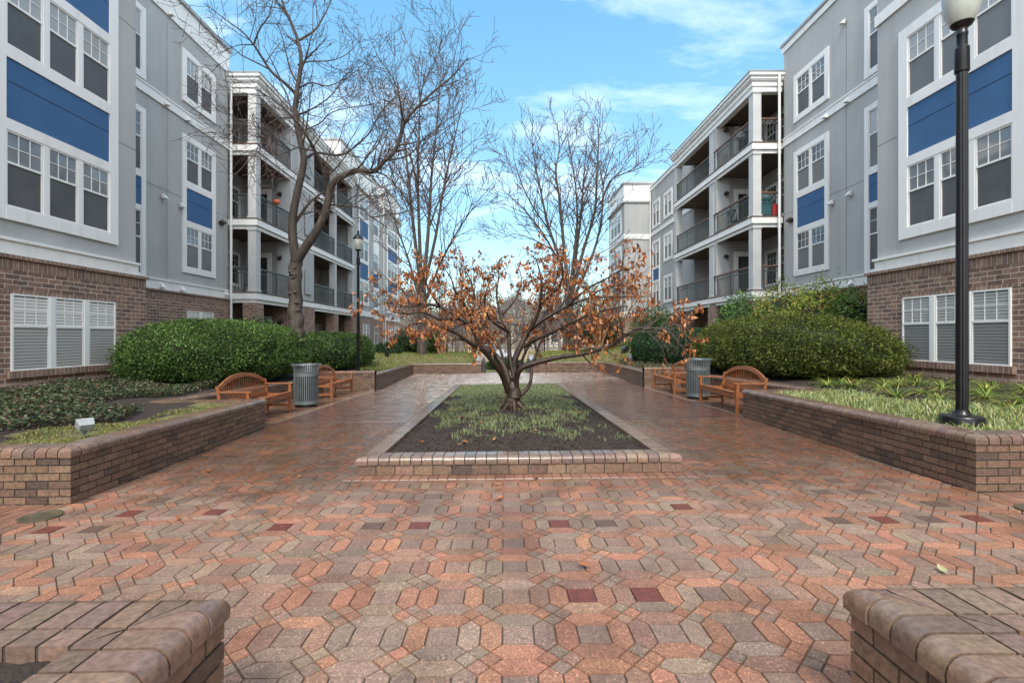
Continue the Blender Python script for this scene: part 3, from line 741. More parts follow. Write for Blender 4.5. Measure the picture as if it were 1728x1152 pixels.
    def lamp(self, u, y, z):
        mb = MB(); x = self.s * u; Z = self.z(z)
        mb.tube([(x, y, Z), (x, y - 0.03, Z)], 0.06, 10); mb.tube([(x, y - 0.03, Z), (x, y - 0.12, Z + 0.02)], 0.02, 6)
        mb.tube([(x, y - 0.08, Z + 0.05), (x, y - 0.16, Z + 0.03), (x, y - 0.26, Z - 0.06)], [0.05, 0.085, 0.11], 12); mb.build('wall_light', M['fixture'], self.t)

    def downspout(self, u, y, z0, z1, kink=True):
        mb = MB(); x = self.s * u; pts = [(x, y, self.z(z1)), (x, y, self.z(z0))]; mb.tube(pts, 0.05, 8); 
        for z in np.arange(z0 + 1, z1, 2.2): mb.tube([(x, y, self.z(z) - 0.03), (x, y, self.z(z) + 0.03)], 0.062, 8)
        mb.build('downspout', M['white'], self.t)

    def railing(self, a0, a1, plane, z, face='u', wood=False):
        mb = MB(); H = 1.02; mi = 0
        def put(q0, q1, za, zb, d0, d1, m=0):
            if face == 'u': self.bx(mb, plane + d0, plane + d1, q0, q1, z + za, z + zb, m)
            else: mb.box(self.s * q0, self.s * q1, plane + d0, plane + d1, self.z(z + za), self.z(z + zb), m)
        put(a0, a1, H - 0.05, H, 0.02, 0.09, 1 if wood else 0); put(a0, a1, H - 0.075, H - 0.052, 0.04, 0.07); put(a0, a1, H - 0.25, H - 0.225, 0.043, 0.067); put(a0, a1, 0.07, 0.095, 0.04, 0.07)
        n = max(2, int((a1 - a0) / 0.115))
        for k in range(1, n):
            q = a0 + (a1 - a0) * k / n; put(q - 0.008, q + 0.008, 0.095, H - 0.25, 0.047, 0.063)
        npost = max(1, round((a1 - a0) / 1.6))
        for k in range(npost + 1):
            q = a0 + 0.02 + (a1 - a0 - 0.04) * k / npost; put(q - 0.019, q + 0.019, 0, H - 0.05, 0.036, 0.074)
        m = max(2, int((a1 - a0) / 0.17)); st = (a1 - a0) / m            # crossed band under the handrail
        for k in range(m):
            for zz0, zz1 in ((H - 0.225, H - 0.078), (H - 0.078, H - 0.225)):
                q0, q1 = a0 + k * st, a0 + (k + 1) * st
                if face == 'u': A, B_ = (self.s * (plane + 0.055), q0, self.z(z + zz0)), (self.s * (plane + 0.055), q1, self.z(z + zz1))
                else: A, B_ = (self.s * q0, plane + 0.055, self.z(z + zz0)), (self.s * q1, plane + 0.055, self.z(z + zz1))
                mb.bar(A, B_, 0.012, 0.016, up=(0.3, 0.2, 1))
        mb.build('railing', [M['rail'], M['railwood']], self.t)

    def door(self, a0, a1, z, plane, face='y', glazed=True):
        fr = MB(); pn = MB()
        def put(mb, q0, q1, za, zb, d0, d1, mi=0):
            if face == 'u': self.bx(mb, plane - d1, plane - d0, q0, q1, z + za, z + zb, mi)
            else: mb.box(self.s * q0, self.s * q1, plane - d1, plane - d0, self.z(z + za), self.z(z + zb), mi)
        put(fr, a0 - 0.1, a1 + 0.1, 2.08, 2.2, 0, 0.04); put(fr, a0 - 0.1, a0, 0, 2.08, 0, 0.04); put(fr, a1, a1 + 0.1, 0, 2.08, 0, 0.04)
        put(fr, a0, a0 + 0.1, 0, 2.08, 0, 0.025); put(fr, a1 - 0.1, a1, 0, 2.08, 0, 0.025); put(fr, a0 + 0.1, a1 - 0.1, 0, 0.22, 0, 0.025); put(fr, a0 + 0.1, a1 - 0.1, 1.97, 2.08, 0, 0.025)
        nm = max(1, round((a1 - a0) / 0.9))
        for k in range(1, nm): q = a0 + (a1 - a0) * k / nm; put(fr, q - 0.07, q + 0.07, 0.22, 1.97, 0, 0.027)
        put(pn, a0 + 0.1, a1 - 0.1, 0.22, 1.97, 0.003, 0.008)
        fo = fr.build('door', M['white'], self.t); pn.build('pane', M['dimpane'], fo)

    def balconies(self, Y0, Yend, posts, openings, solids, wood):
        s, uc, ud = self.s, self.uc, self.ud; FL_ = [1.86, 4.92, 8.0]
        self.part('balcony_wall', [(ud, ud + 3, Y0, Yend, 1.5, 10.3)] + [(uc + 0.06, ud, y0, y1, 1.5, 10.2) for y0, y1 in solids], M['stucco'])
        self.part('brick_wall', [(ud - 0.5, ud + 3, Y0, Yend, -2.6, 1.5)] + [(uc + 0.02, ud - 0.5, y0, y1, -2.6, 1.5) for y0, y1 in solids], M['brick'])
        for f in FL_:
            self.part('balcony_fascia', [(uc - 0.03, uc + 0.03, Y0 - 0.03, Yend, f - 0.3, f - 0.05), (uc + 0.03, self.ur, Y0 - 0.03, Y0 + 0.03, f - 0.3, f - 0.05),
                                         (uc + 0.05, uc + 0.12, Y0 + 0.05, Yend, f - 0.45, f - 0.3), (uc + 0.12, self.ur, Y0 + 0.05, Y0 + 0.12, f - 0.45, f - 0.3)], M['white'])
            self.part('balcony_deck', [(uc - 0.045, ud, Y0 - 0.045, Yend, f - 0.05, f), (uc + 0.03, ud, Y0 + 0.03, Yend, f - 0.29, f - 0.052)], [M['deck']])
            self.part('balcony_soffit', [(uc + 0.12, ud, Y0 + 0.12, Yend, f - 0.33, f - 0.295)], M['soffit'])
        # roof edge: beam, frieze and gutter
        self.part('roof_soffit', [(uc + 0.1, ud, Y0 + 0.1, Yend, 10.3, 10.34)], M['soffit'])
        self.part('roof_cornice', [(uc + 0.02, uc + 0.3, Y0 + 0.02, Yend, 10.1, 10.32), (uc + 0.3, self.ur, Y0 + 0.02, Y0 + 0.3, 10.1, 10.32), (uc - 0.03, self.ur, Y0 - 0.03, Yend, 10.32, 10.52),
                                   (uc - 0.13, self.ur, Y0 - 0.13, Yend + 0.1, 10.57, 10.7), (uc - 0.09, self.ur, Y0 - 0.09, Yend + 0.05, 10.52, 10.57), (uc - 0.2, self.ur, Y0 - 0.2, Yend + 0.15, 10.7, 10.83)], M['white'])
        self.part('roof', [(uc - 0.23, ud + 2, Y0 - 0.23, Yend + 0.2, 10.832, 10.87)], M['coping'])
        zc = [(1.86, 4.47), (4.92, 7.55), (8.0, 10.1)]
        for y0, y1 in posts:
            for z0, z1 in zc:
                self.part('column', [(uc + 0.02, uc + 0.36, y0, y1, z0, z1), (uc - 0.01, uc + 0.39, y0 - 0.03, y1 + 0.03, z0, z0 + 0.07), (uc - 0.01, uc + 0.39, y0 - 0.03, y1 + 0.03, z1 - 0.06, z1)], M['column'])
            self.part('brick_pier', [(uc - 0.02, uc + 0.55, y0 - 0.05, y0 + 0.55, -2.6, 1.41)], M['brick'])
        for f in FL_:
            for k, (y0, y1) in enumerate(openings):
                self.railing(y0, y1, uc, f, 'u', wood)
            self.railing(uc + 0.38, self.ur, Y0, f, 'y', wood)

LV = [(2.49, 3.95), (5.57, 7.02), (8.65, 10.1)]; PAN = [(4.17, 5.34), (7.24, 8.42)]
def common(B, bayend):
    s, ub, ur = B.s, B.ub, B.ur
    # projecting bay near the camera
    B.part('stucco_wall', [(ub, ub + 6, 8.1, 12.47, 1.85, 12.4)] + [B.groove(ub, 8.1, 8.93, 4.8), B.groove(ub, 11.85, 12.47, 4.8)], M['stucco'])
    B.part('brick_wall', [(ub - 0.05, ub + 6, 7.85, 12.75, -2.6, 1.28)], M['brick']); B.part('soldier_course', [(ub - 0.055, ub + 6, 7.845, 12.755, 1.28, 1.5)], M['soldier'])
    B.part('brick_ledge', [(ub - 0.11, ub + 6, 7.8, 12.8, 1.5, 1.57)], M['soldier'])
    B.part('band_course', [(ub - 0.045, ub + 0.02, 8.06, 12.51, 1.57, 1.84), (ub - 0.085, ub + 0.02, 8.02, 12.55, 1.84, 1.9)], M['white'])
    # recessed facade
    B.part('stucco_wall', [(ur, ur + 5, -8, 20.0, 1.85, 11.8)] + [B.groove(ur, 12.5, 20.0, 4.9)], M['stucco'])
    j = MB()
    for y in (16.35,): B.bx(j, ur - 0.0025, ur, y - 0.008, y + 0.008, 1.95, 10.6)
    for z in (4.93,): B.bx(j, ur - 0.0025, ur, 12.4, 20.0, z - 0.008, z + 0.008)
    for y0, y1 in ((8.1, 8.93), (11.85, 12.47)):
        for z in (4.8, 7.9): B.bx(j, ub - 0.0025, ub, y0, y1, z - 0.008, z + 0.008)
    j.build('control_joint', M['joint'], B.t)
    B.part('brick_wall', [(ur - 0.05, ur + 5, -8, 20.0, -2.6, 1.3)], M['brick']); B.part('soldier_course', [(ur - 0.055, ur + 5, -8, 20.0, 1.3, 1.5)], M['soldier'])
    B.part('brick_ledge', [(ur - 0.1, ur, -8, 20.0, 1.5, 1.56)], M['soldier'])
    B.part('band_course', [(ur - 0.045, ur + 0.02, -8, 20.0, 1.56, 1.86), (ur - 0.08, ur + 0.02, -8, 20.0, 1.86, 1.92)], M['white'])
    B.part('band_course', [(ur - 0.05, ur + 0.02, -8, 20.0, 7.72, 8.0), (ur - 0.075, ur + 0.02, -8, 20.0, 8.0, 8.05)], M['white'])
    # windows of the bay
    z4 = [(8.65, 10.1)]
    if s < 0: B.stack(9.18, 11.6, ub, 3, LV, PAN, 0.25)
    else:
        B.stack(9.12, 11.5, ub, 3, LV[:2], PAN[:1], 0.25); B.part('band_course', [(ub - 0.05, ub + 0.02, 8.06, 12.51, 7.88, 8.16)], M['white'])
        B.window(9.12, 11.5, 8.65, 10.1, ub, 3, 0.25)
    y0, y1 = (9.25, 11.73) if s < 0 else (9.12, 11.6)
    B.window(y0, y1, -0.66, 0.83, ub - 0.05, 3, 0.0, blind=True); 
    B.part('lintel', [(ub - 0.058, ub, y0 - 0.15, y1 + 0.15, 0.83, 0.91)], M['soldier'])
    B.part('window_sill', [(ub - 0.13, ub, y0 - 0.08, y1 + 0.08, -0.8, -0.66)], M['soldier'])
    B.part('plinth', [(ub - 0.2, ub, 7.8, 12.8, -0.99, -0.92), (ub - 0.14, ub, 7.82, 12.78, -2.6, -0.99)], M['soldier'])
    # windows of the recess
    p0, p1 = (17.3, 18.85) if s < 0 else (17.4, 19.05)
    B.stack(p0, p1, ur, 2, LV[:2], [(4.17, 5.34)], 0.2, gap=0.1); B.window(p0, p1, 8.58, 10.05, ur, 2, 0.2)
    q0, q1 = (14.3, 15.15) if s < 0 else (14.35, 15.3)
    B.stack(q0, q1, ur, 1, [(1.98, 3.95), (5.2, 7.02)], [(4.12, 5.0)], 0.18); B.window(q0, q1, 8.3, 10.2, ur, 1, 0.18)
    B.window(p0, p1, -0.5, 0.93, ur - 0.05, 2, 0.0, blind=True)
    for y, z in ((16.2, 7.75), (17.3, 7.72), (16.1, 4.6), (17.0, 4.55), (16.0, 1.62), (17.0, 1.62), (16.4, 10.5 if s > 0 else 10.9), (19.7, 1.7)): B.vent(ur - 0.04, y, z)
    B.downspout(B.uc + 1.02, 19.93, -1.0, 10.7)
    B.lamp(ur - 0.1, 19.6, 4.6)

# ------------------------------------------------------------------ left building
L = Bld(-1, 'grey stucco apartment building with blue panels behind the big bare tree', 9.5, 11.4, 10.23, 12.6, 0.0)
common(L, 12.47)
L.part('parapet', [(L.ur - 0.05, L.ur + 4, -8, 20.0, 10.87, 11.72)], M['white']); L.part('roof_coping', [(L.ur - 0.13, L.ur + 4, -8, 20.06, 11.72, 11.85)], M['coping'])
L.balconies(20.0, 33.1, [(20.0, 20.36), (29.3, 29.65), (32.75, 33.1)], [(20.38, 23.4), (26.2, 29.3), (29.65, 32.75)], [(23.4, 26.2)], False)
for f in (1.86, 4.92, 8.0, -1.22):
    L.door(11.35, 12.25, f, 23.4); L.window(21.1, 22.9, f + 0.6, f + 2.0, 12.6, 2, 0.1, dark=True, screen=False)
    if f > 0: L.door(26.9, 28.6, f, 12.6, 'u'); L.door(30.3, 32.0, f, 12.6, 'u')
    else:
        L.window(27.0, 28.6, f + 0.9, f + 2.0, 12.1, 2, 0.0); L.window(30.4, 32.0, f + 0.9, f + 2.0, 12.1, 2, 0.0)
    L.lamp(10.75, 23.4, f + 1.95)
    if f > 0: L.part('louvre', [(10.2, 10.25, 24.9, 25.7, f + 0.35, f + 1.6)], M['coping'])
L.part('pilaster', [(10.26, 10.95, 23.3, 23.4, 1.86, 10.1)], M['column'])
# beyond the balconies
L.part('stucco_wall', [(10.25, 15, 33.1, 38.0, 1.85, 10.6), (11.0, 15, 38.0, 44.2, 1.85, 11.6), (10.9, 15.5, 44.2, 50.5, 1.85, 11.9), (11.3, 15.4, 33.3, 44.2, 10.6, 11.6)], M['stucco'])
L.part('brick_wall', [(10.2, 15, 33.1, 38.0, -2.6, 1.5), (10.95, 15, 38.0, 44.2, -2.6, 1.5), (10.85, 15.5, 44.15, 50.5, -2.6, 1.5)], M['brick'])
L.part('band_course', [(10.17, 10.3, 33.1, 38.03, 1.5, 1.86), (10.92, 11.1, 38.0, 44.2, 1.5, 1.86), (10.82, 15.5, 44.12, 50.5, 1.5, 1.86)], M['white'])
L.part('roof_cornice', [(10.1, 10.5, 33.1, 38.2, 10.55, 10.83), (10.7, 15.5, 44.0, 50.6, 11.75, 12.0)], M['white'])
L.part('parapet', [(11.25, 15.4, 33.3, 44.3, 11.6, 13.55), (10.95, 15.5, 44.25, 50.4, 12.0, 13.7)], M['white']); L.part('roof_coping', [(11.15, 15.5, 33.2, 44.3, 13.55, 13.68), (10.85, 15.6, 44.15, 50.5, 13.7, 13.84)], M['coping'])
L.stack(34.3, 36.4, 10.25, 2, LV, PAN, 0.22); L.stack(40.6, 42.2, 11.0, 1, LV, [(4.17, 5.34)], 0.2); L.stack(45.3, 49.2, 10.9, 3, LV, PAN, 0.3)
L.window(35.0, 36.6, -0.6, 0.9, 10.2, 2, 0.0); L.window(40.8, 42.0, -0.6, 0.9, 10.95, 1, 0.0); L.window(45.4, 46.9, -1.1, 0.95, 10.85, 2, 0.06); L.window(48.0, 49.5, -1.1, 0.95, 10.85, 2, 0.06)
L.downspout(10.93, 44.0, -2.0, 11.7); L.downspout(10.78, 44.05, -2.0, 1.5); L.downspout(10.88, 38.15, -2, 10.5)

# ------------------------------------------------------------------ right building
Rb = Bld(1, 'grey stucco apartment building with blue panels and brown handrails behind the nearest lamp post', 9.65, 11.6, 10.36, 12.6, 0.1)
common(Rb, 12.47)
Rb.part('parapet', [(Rb.ur - 0.06, Rb.ur + 4, -8, 20.05, 11.6, 11.85)], M['white']); Rb.part('roof_coping', [(Rb.ur - 0.12, Rb.ur + 4, -8, 20.08, 11.85, 11.95)], M['coping'])
Rb.balconies(20.1, 29.4, [(20.1, 20.46), (23.9, 24.4), (29.0, 29.4)], [(20.48, 23.9), (24.4, 29.0)], [(23.7, 24.3)], True)
for f in (1.86, 4.92, 8.0, -1.22):
    Rb.door(11.4, 12.3, f, 23.7); Rb.window(21.3, 23.1, f + 0.5, f + 2.0, 12.6, 2, 0.1, dark=True, screen=False); Rb.door(25.6, 26.6, f, 12.6, 'u'); Rb.window(27.2, 28.6, f + 0.6, f + 2.0, 12.6, 2, 0.1, dark=True, screen=False)
    Rb.lamp(10.8, 23.62, f + 1.95)
Rb.part('pilaster', [(10.4, 11.05, 23.62, 23.7, 1.86, 10.1)], M['column'])
Rb.part('stucco_wall', [(11.6, 16, 29.4, 38.0, 1.85, 11.3), (9.5, 15, 38.0, 43.5, 1.85, 10.5)], M['stucco'])
Rb.part('brick_wall', [(11.55, 16, 29.4, 38.0, -2.6, 1.5), (9.45, 15, 37.95, 43.5, -2.6, 1.5)], M['brick'])
Rb.part('band_course', [(11.52, 11.7, 29.4, 38.0, 1.5, 1.86), (9.42, 15, 37.92, 43.5, 1.5, 1.86)], M['white']); Rb.part('band_course', [(11.54, 11.7, 29.4, 38.0, 7.72, 8.0), (9.44, 15, 37.94, 43.5, 7.55, 7.95)], M['white'])
Rb.part('parapet', [(11.52, 16, 29.4, 38.05, 11.3, 11.55), (9.45, 15, 38.02, 43.5, 10.5, 11.9)], M['white']); Rb.part('roof_coping', [(9.35, 15, 37.9, 43.6, 11.9, 12.05), (9.35, 15, 37.9, 43.6, 10.42, 10.56), (11.48, 16, 29.35, 38.1, 11.55, 11.62)], M['coping'])
for z0, z1 in ((2.5, 4.1), (5.45, 7.05), (8.5, 10.0)): Rb.window(33.35, 34.75, z0, z1, 11.6, 2, 0.18)
Rb.stack(36.0, 37.4, 11.6, 2, [(2.4, 4.05), (5.2, 7.05)], [(4.2, 5.05)], 0.18); Rb.window(36.0, 37.4, 8.4, 10.1, 11.6, 2, 0.18)
Rb.stack(39.2, 42.6, 9.5, 3, [(2.49, 3.95), (5.5, 6.95)], [(4.17, 5.34)], 0.3); Rb.window(39.2, 42.6, 8.35, 9.85, 9.5, 3, 0.25)
Rb.window(34.0, 35.4, -0.9, 0.8, 11.55, 2, 0.0); Rb.downspout(11.5, 37.9, -2, 11.2); Rb.window(40, 42, -0.9, 0.8, 9.45, 2, 0.0)
# ================================================================== FURNITURE
link.world = False
def make_bench():
    """teak bench, 1.86 m long along local y, sitter faces local +x, origin on the ground at its middle"""
    t = empty('park_bench'); L2 = 0.93
    m = MB()
    for k in range(5): x = 0.27 - k * 0.108; z = 0.43 - 0.022 * k + (0.006 if k == 0 else 0); m.box(x - 0.046, x + 0.046, -L2 + 0.02, L2 - 0.02, z - 0.011, z + 0.011)
    m.box(0.285, 0.312, -L2 + 0.06, L2 - 0.06, 0.33, 0.415); m.box(-0.27, -0.243, -L2 + 0.06, L2 - 0.06, 0.27, 0.345)
    for y in (-0.5, 0, 0.5): m.box(-0.243, 0.285, y - 0.02, y + 0.02, 0.31, 0.37)
    m.build('seat', M['wood'], t, 0.004)
    # arched back: leaning posts, bottom rail, curved top rail and many flat spindles
    lean = lambda z: -0.235 - 0.17 * max(0, z - 0.40)
    top = lambda y: 0.70 + 0.235 * (1 - (abs(y) / L2) ** 2.2)
    b = MB(); n = 28; pts = [-L2 + 2 * L2 * k / n for k in range(n + 1)]
    for k in range(n):
        y0, y1 = pts[k], pts[k + 1]; q = []
        for y in (y0, y1):
            zt = top(y); zb = zt - 0.082; q.append([(lean(zb) - 0.018, y, zb), (lean(zb) + 0.018, y, zb), (lean(zt) + 0.018, y, zt), (lean(zt) - 0.018, y, zt)])
        b.prism(q[0], q[1])
    b.build('top_rail', M['wood'], t)
    s = MB(); ns = 23
    for k in range(1, ns):
        y = -L2 + 2 * L2 * k / ns; zt = top(y) - 0.07; a = [(lean(0.45) - 0.004, y - 0.011, 0.45), (lean(0.45) + 0.004, y - 0.011, 0.45), (lean(0.45) + 0.004, y + 0.011, 0.45), (lean(0.45) - 0.004, y + 0.011, 0.45)]
        zm = 0.45 + (zt - 0.45) * 0.45; sag = 0.022
        mid = [(lean(zm) - 0.004 - sag, y - 0.011, zm), (lean(zm) + 0.004 - sag, y - 0.011, zm), (lean(zm) + 0.004 - sag, y + 0.011, zm), (lean(zm) - 0.004 - sag, y + 0.011, zm)]
        e = [(lean(zt) - 0.004, y - 0.011, zt), (lean(zt) + 0.004, y - 0.011, zt), (lean(zt) + 0.004, y + 0.011, zt), (lean(zt) - 0.004, y + 0.011, zt)]
        s.prism(a, mid); s.prism(mid, e)
    s.box(lean(0.42) - 0.018, lean(0.42) + 0.018, -L2 + 0.05, L2 - 0.05, 0.395, 0.458)
    s.build('backrest', M['wood'], t)
    for sy in (-1, 1):
        y = sy * (L2 - 0.032)
        f = MB(); f.box(0.262, 0.318, y - 0.03, y + 0.03, 0, 0.615); f.build('leg', M['wood'], t, 0.004)
        r = MB(); zt = top(L2) - 0.0; h = 0.03
        q = lambda x, z: [(x - 0.028, y - h, z), (x + 0.028, y - h, z), (x + 0.028, y + h, z), (x - 0.028, y + h, z)]
        r.prism(q(-0.235, 0), q(-0.235, 0.4)); r.prism(q(-0.235, 0.4), q(lean(0.74), 0.74)); r.build('leg', M['wood'], t, 0.004)
        a = MB(); a.box(-0.27, 0.36, y - 0.04, y + 0.04, 0.616, 0.642); a.build('armrest', M['wood'], t, 0.006)
        d = MB(); d.box(-0.207, 0.262, y - 0.014, y + 0.014, 0.35, 0.41); d.box(-0.207, 0.262, y - 0.014, y + 0.014, 0.12, 0.165); d.build('side_rail', M['wood'], t)
    return t
def make_bin():
    t = empty('litter_bin'); R0 = 0.285; n = 40
    b = MB(); prof = [(R0, 0.12), (R0, 0.78), (R0 - 0.005, 0.84), (R0 + 0.008, 0.92), (R0 + 0.028, 0.985), (R0 + 0.055, 1.03)]
    for k in range(n):
        a = 2 * math.pi * k / n; hw = 0.0105; c, s_ = math.cos(a), math.sin(a); P0 = []
        for r, z in prof:
            P0.append([(c * r - s_ * q * hw - c * w, s_ * r + c * q * hw - s_ * w, z) for q, w in ((-1, 0), (1, 0), (1, 0.007), (-1, 0.007))])
        for i in range(len(prof) - 1): b.prism(P0[i], P0[i + 1])
    b.build('slats', M['steel'], t)
    r = MB()
    for z0, z1, r0 in ((0.08, 0.16, R0 + 0.004), (0.755, 0.83, R0 + 0.004)): r.lathe(0, 0, [(r0 - 0.012, z0), (r0, z0), (r0, z1), (r0 - 0.012, z1), (r0 - 0.012, z0)], 40)
    r.build('band', M['steel'], t)
    q = MB(); q.tube([(0.342 * math.cos(2 * math.pi * k / 40), 0.342 * math.sin(2 * math.pi * k / 40), 1.035) for k in range(41)], 0.013, 8, cap=False); q.build('rim', M['steel'], t)
    l = MB(); l.lathe(0, 0, [(0.24, 0.09), (0.255, 0.80), (0.245, 0.81), (0.23, 0.1), (0.01, 0.1)], 28); l.build('liner', M['liner'], t)
    f = MB(); f.lathe(0, 0, [(0.25, 0.0), (0.25, 0.07), (0.29, 0.085), (0.02, 0.086)], 32); f.build('base', M['liner'], t)
    return t
def make_lamp():
    t = empty('lamp_post')
    b = MB(); b.lathe(0, 0, [(0.2, -0.1), (0.2, 0.045), (0.19, 0.06), (0.09, 0.075), (0.07, 0.1), (0.062, 0.13)], 32); b.build('base', M['black'], t)
    p = MB(); prof = []; n = 32
    rings = [(0.0, 0.058), (0.1, 0.058), (3.0, 0.055), (4.05, 0.053)]
    for z, r in rings:
        for k in range(n):
            rr = r - (0.006 if k % 4 == 0 else 0.0); a = 2 * math.pi * k / n; p.v.append((rr * math.cos(a), rr * math.sin(a), z))
    for i in range(len(rings) - 1):
        for k in range(n): k2 = (k + 1) % n; p.face((i * n + k, i * n + k2, (i + 1) * n + k2, (i + 1) * n + k))
    p.build('pole', M['black'], t)
    c = MB(); c.lathe(0, 0, [(0.066, 3.95), (0.069, 3.96), (0.067, 4.22), (0.05, 4.24), (0.048, 4.36), (0.054, 4.37), (0.054, 4.39), (0.049, 4.4), (0.048, 4.44), (0.09, 4.47), (0.108, 4.5), (0.1, 4.505)], 24); c.build('collar', M['black'], t)
    g = MB(); g.lathe(0, 0, [(0.098, 4.505), (0.14, 4.58), (0.17, 4.7), (0.176, 4.82), (0.165, 4.875), (0.1, 4.88)], 28); g.build('globe', M['globe'], t)
    k = MB(); k.lathe(0, 0, [(0.17, 4.87), (0.19, 4.885), (0.19, 4.905), (0.13, 5.0), (0.06, 5.06), (0.035, 5.07), (0.03, 5.11), (0.045, 5.14), (0.03, 5.175), (0.006, 5.21)], 28); k.build('cap', M['black'], t)
    return t
def place(o, x, y, z, rz, label, cat, group):
    o.location = (x, y, z); o.rotation_euler = (0, 0, rz); return tag(o, label, cat, group)
bench = make_bench(); G = 'teak benches in the seating bays'
place(bench, -5.13, 10.05, gz(-5.13, 10.05), 0.0, 'orange teak bench with arched slatted back, before the ivy and large clipped hedge', 'bench', G)
for x, y, rz, lab in ((-5.17, 14.6, 0, 'orange teak bench with arched back just beyond the bin on the ivy side'),
                      (4.98, 10.6, math.pi, 'orange teak bench with arched slatted back below the olive dome hedge, beside the planter wall'),
                      (5.12, 14.55, math.pi, 'orange teak bench half hidden behind the bin, near the brown ground cover')):
    place(copy_tree(bench), x, y, gz(x, y), rz, lab, 'bench', G)
bin_ = make_bin(); G = 'slatted steel litter bins between benches'
place(bin_, -4.87, 11.9, gz(-4.87, 11.9), 0.1, 'grey slatted steel litter bin with flared rim between the benches on the ivy side', 'litter bin', G)
place(copy_tree(bin_), 5.05, 12.55, gz(5.05, 12.55), 0.4, 'grey slatted steel litter bin with flared rim between the benches below the biggest rounded hedge', 'litter bin', G)
lampp = make_lamp(); G = 'black park lamp posts'
place(lampp, 5.2, 5.48, bedz(5.2, 5.48) + 0.05, 0, 'tall black fluted lamp post on a round base with milky globe, close to the camera', 'lamp post', G)
place(copy_tree(lampp), -5.27, 17.5, bedz(-5.27, 17.5) + 0.02, 0.3, 'black lamp post with milky lantern in mulch behind the farther bench, ivy side', 'lamp post', G)
place(copy_tree(lampp), 3.2, 38.0, FIELD, 0.3, 'distant black lamp post beyond the stair, seen behind the rust-leaved tree', 'lamp post', G)

def make_flood(hood, m):
    t = empty('ground_floodlight'); s = MB(); s.tube([(0, 0, -0.08), (0, 0, 0.1)], 0.022, 8); s.lathe(0, 0, [(0.035, 0.02), (0.035, 0.06), (0.01, 0.07)], 10); s.build('stake', M[m], t)
    h = MB()
    if hood == 'box':
        w, d, hh = 0.11, 0.075, 0.065
        q = lambda x, k: [(x, -w * k, 0.17 - hh * k), (x, w * k, 0.17 - hh * k), (x, w * k, 0.17 + hh * k), (x, -w * k, 0.17 + hh * k)]
        h.prism(q(-d, 0.8), q(d, 1.0)); h.build('housing', M[m], t, 0.008).rotation_euler = (0, R(-28), 0)
        g = MB(); g.box(d + 0.001, d + 0.006, -w * 0.85, w * 0.85, 0.17 - hh * 0.8, 0.17 + hh * 0.8); g.build('lens', M['dimpane'], t).rotation_euler = (0, R(-28), 0)
    else:
        h.lathe(0, 0, [(0.1, 0.02), (0.12, 0.06), (0.145, 0.3), (0.16, 0.31), (0.16, 0.34), (0.13, 0.345), (0.12, 0.28)], 18); h.build('housing', M[m], t)
    return t
f1 = make_flood('box', 'silver'); place(f1, -4.78, 5.5, bedz(-4.78, 5.5) + 0.03, R(145), 'silver box floodlight on a stake at the edge of the ivy and grass', 'floodlight', None); f1.scale = (0.75, 0.75, 0.8)
f2 = make_flood('can', 'liner'); place(f2, -6.85, 28.3, bedz(-6.85, 28.3), 0, 'black bucket shaped ground light on the far lawn near the brick corner', 'floodlight', None)
f3 = make_flood('box', 'liner'); place(f3, 6.9, 28.0, bedz(6.9, 28.0), R(200), 'dark box floodlight on the far lawn in front of the clipped dark hedge', 'floodlight', None); f3.scale = (2.2, 2.2, 2.0)
f4 = make_flood('can', 'silver'); place(f4, 6.3, 24.0, bedz(6.3, 24.0) + 0.05, 0, 'round pale ground light sunk in the brown ground cover', 'floodlight', None)

# things left on the balconies
def grill():
    t = empty('covered_grill'); b = MB()
    q = lambda w, d, z: [(-w, -d, z), (w, -d, z), (w, d, z), (-w, d, z)]
    b.prism(q(0.3, 0.42, 0.05), q(0.3, 0.42, 0.7)); b.prism(q(0.3, 0.42, 0.7), q(0.22, 0.32, 1.0)); b.build('cover', mat('teal_cover', (0.02, 0.115, 0.14), 0.6)[0], t, 0.05)
    l = MB()
    for x in (-0.25, 0.25): l.box(x - 0.02, x + 0.02, -0.35, -0.3, 0, 0.06); l.box(x - 0.02, x + 0.02, 0.3, 0.35, 0, 0.06)
    l.build('leg', M['liner'], t); return t
place(grill(), 11.0, 20.75, Rb.z(4.92), 0, 'teal covered grill on the middle balcony behind the brown handrail', 'grill', None)
b = MB(); b.lathe(0, 0, [(0.11, 0), (0.13, 0.3), (0.14, 0.31), (0.12, 0.3), (0.1, 0.03)], 18); b.lathe(0, 0, [(0.14, 0.31), (0.14, 0.34), (0.13, 0.345), (0.01, 0.35)], 18)
o = b.build('red_bucket', mat('red_plastic', (0.55, 0.02, 0.015), 0.4)[0]); place(o, 11.45, 20.4, Rb.z(4.92), 0, 'bright red bucket beside the teal grill on the middle balcony', 'bucket', None); o.scale = (1.1, 1.1, 1.6)
t = empty('hanging_lantern'); b = MB(); b.tube([(0, 0, 0.35), (0, 0, 1.25)], 0.01, 5); b.build('cord', M['liner'], t)
b = MB(); b.lathe(0, 0, [(0.05, 0), (0.19, 0.05), (0.2, 0.3), (0.12, 0.37), (0.03, 0.4)], 16); b.build('shade', M['coping'], t)
place(t, 10.95, 22.3, Rb.z(9.0), 0, 'grey barrel shaped lantern hanging under the top balcony roof', 'lantern', None)
o = MB(); n = 20; 
for k in range(1): o.lathe(0, 0, [(0.03, 0.0), (0.1, 0.02), (0.16, 0.09), (0.165, 0.14), (0.12, 0.21), (0.03, 0.225), (0.02, 0.26), (0.012, 0.28)], 22)
o = o.build('pumpkin', noisy('orange_skin', (0.5, 0.09, 0.03), (0.6, 0.14, 0.05), 6, 0.5)); place(o, -10.27, 21.8, L.z(5.945), 0, 'small orange-red pumpkin on the handrail of the middle balcony', 'pumpkin', None)
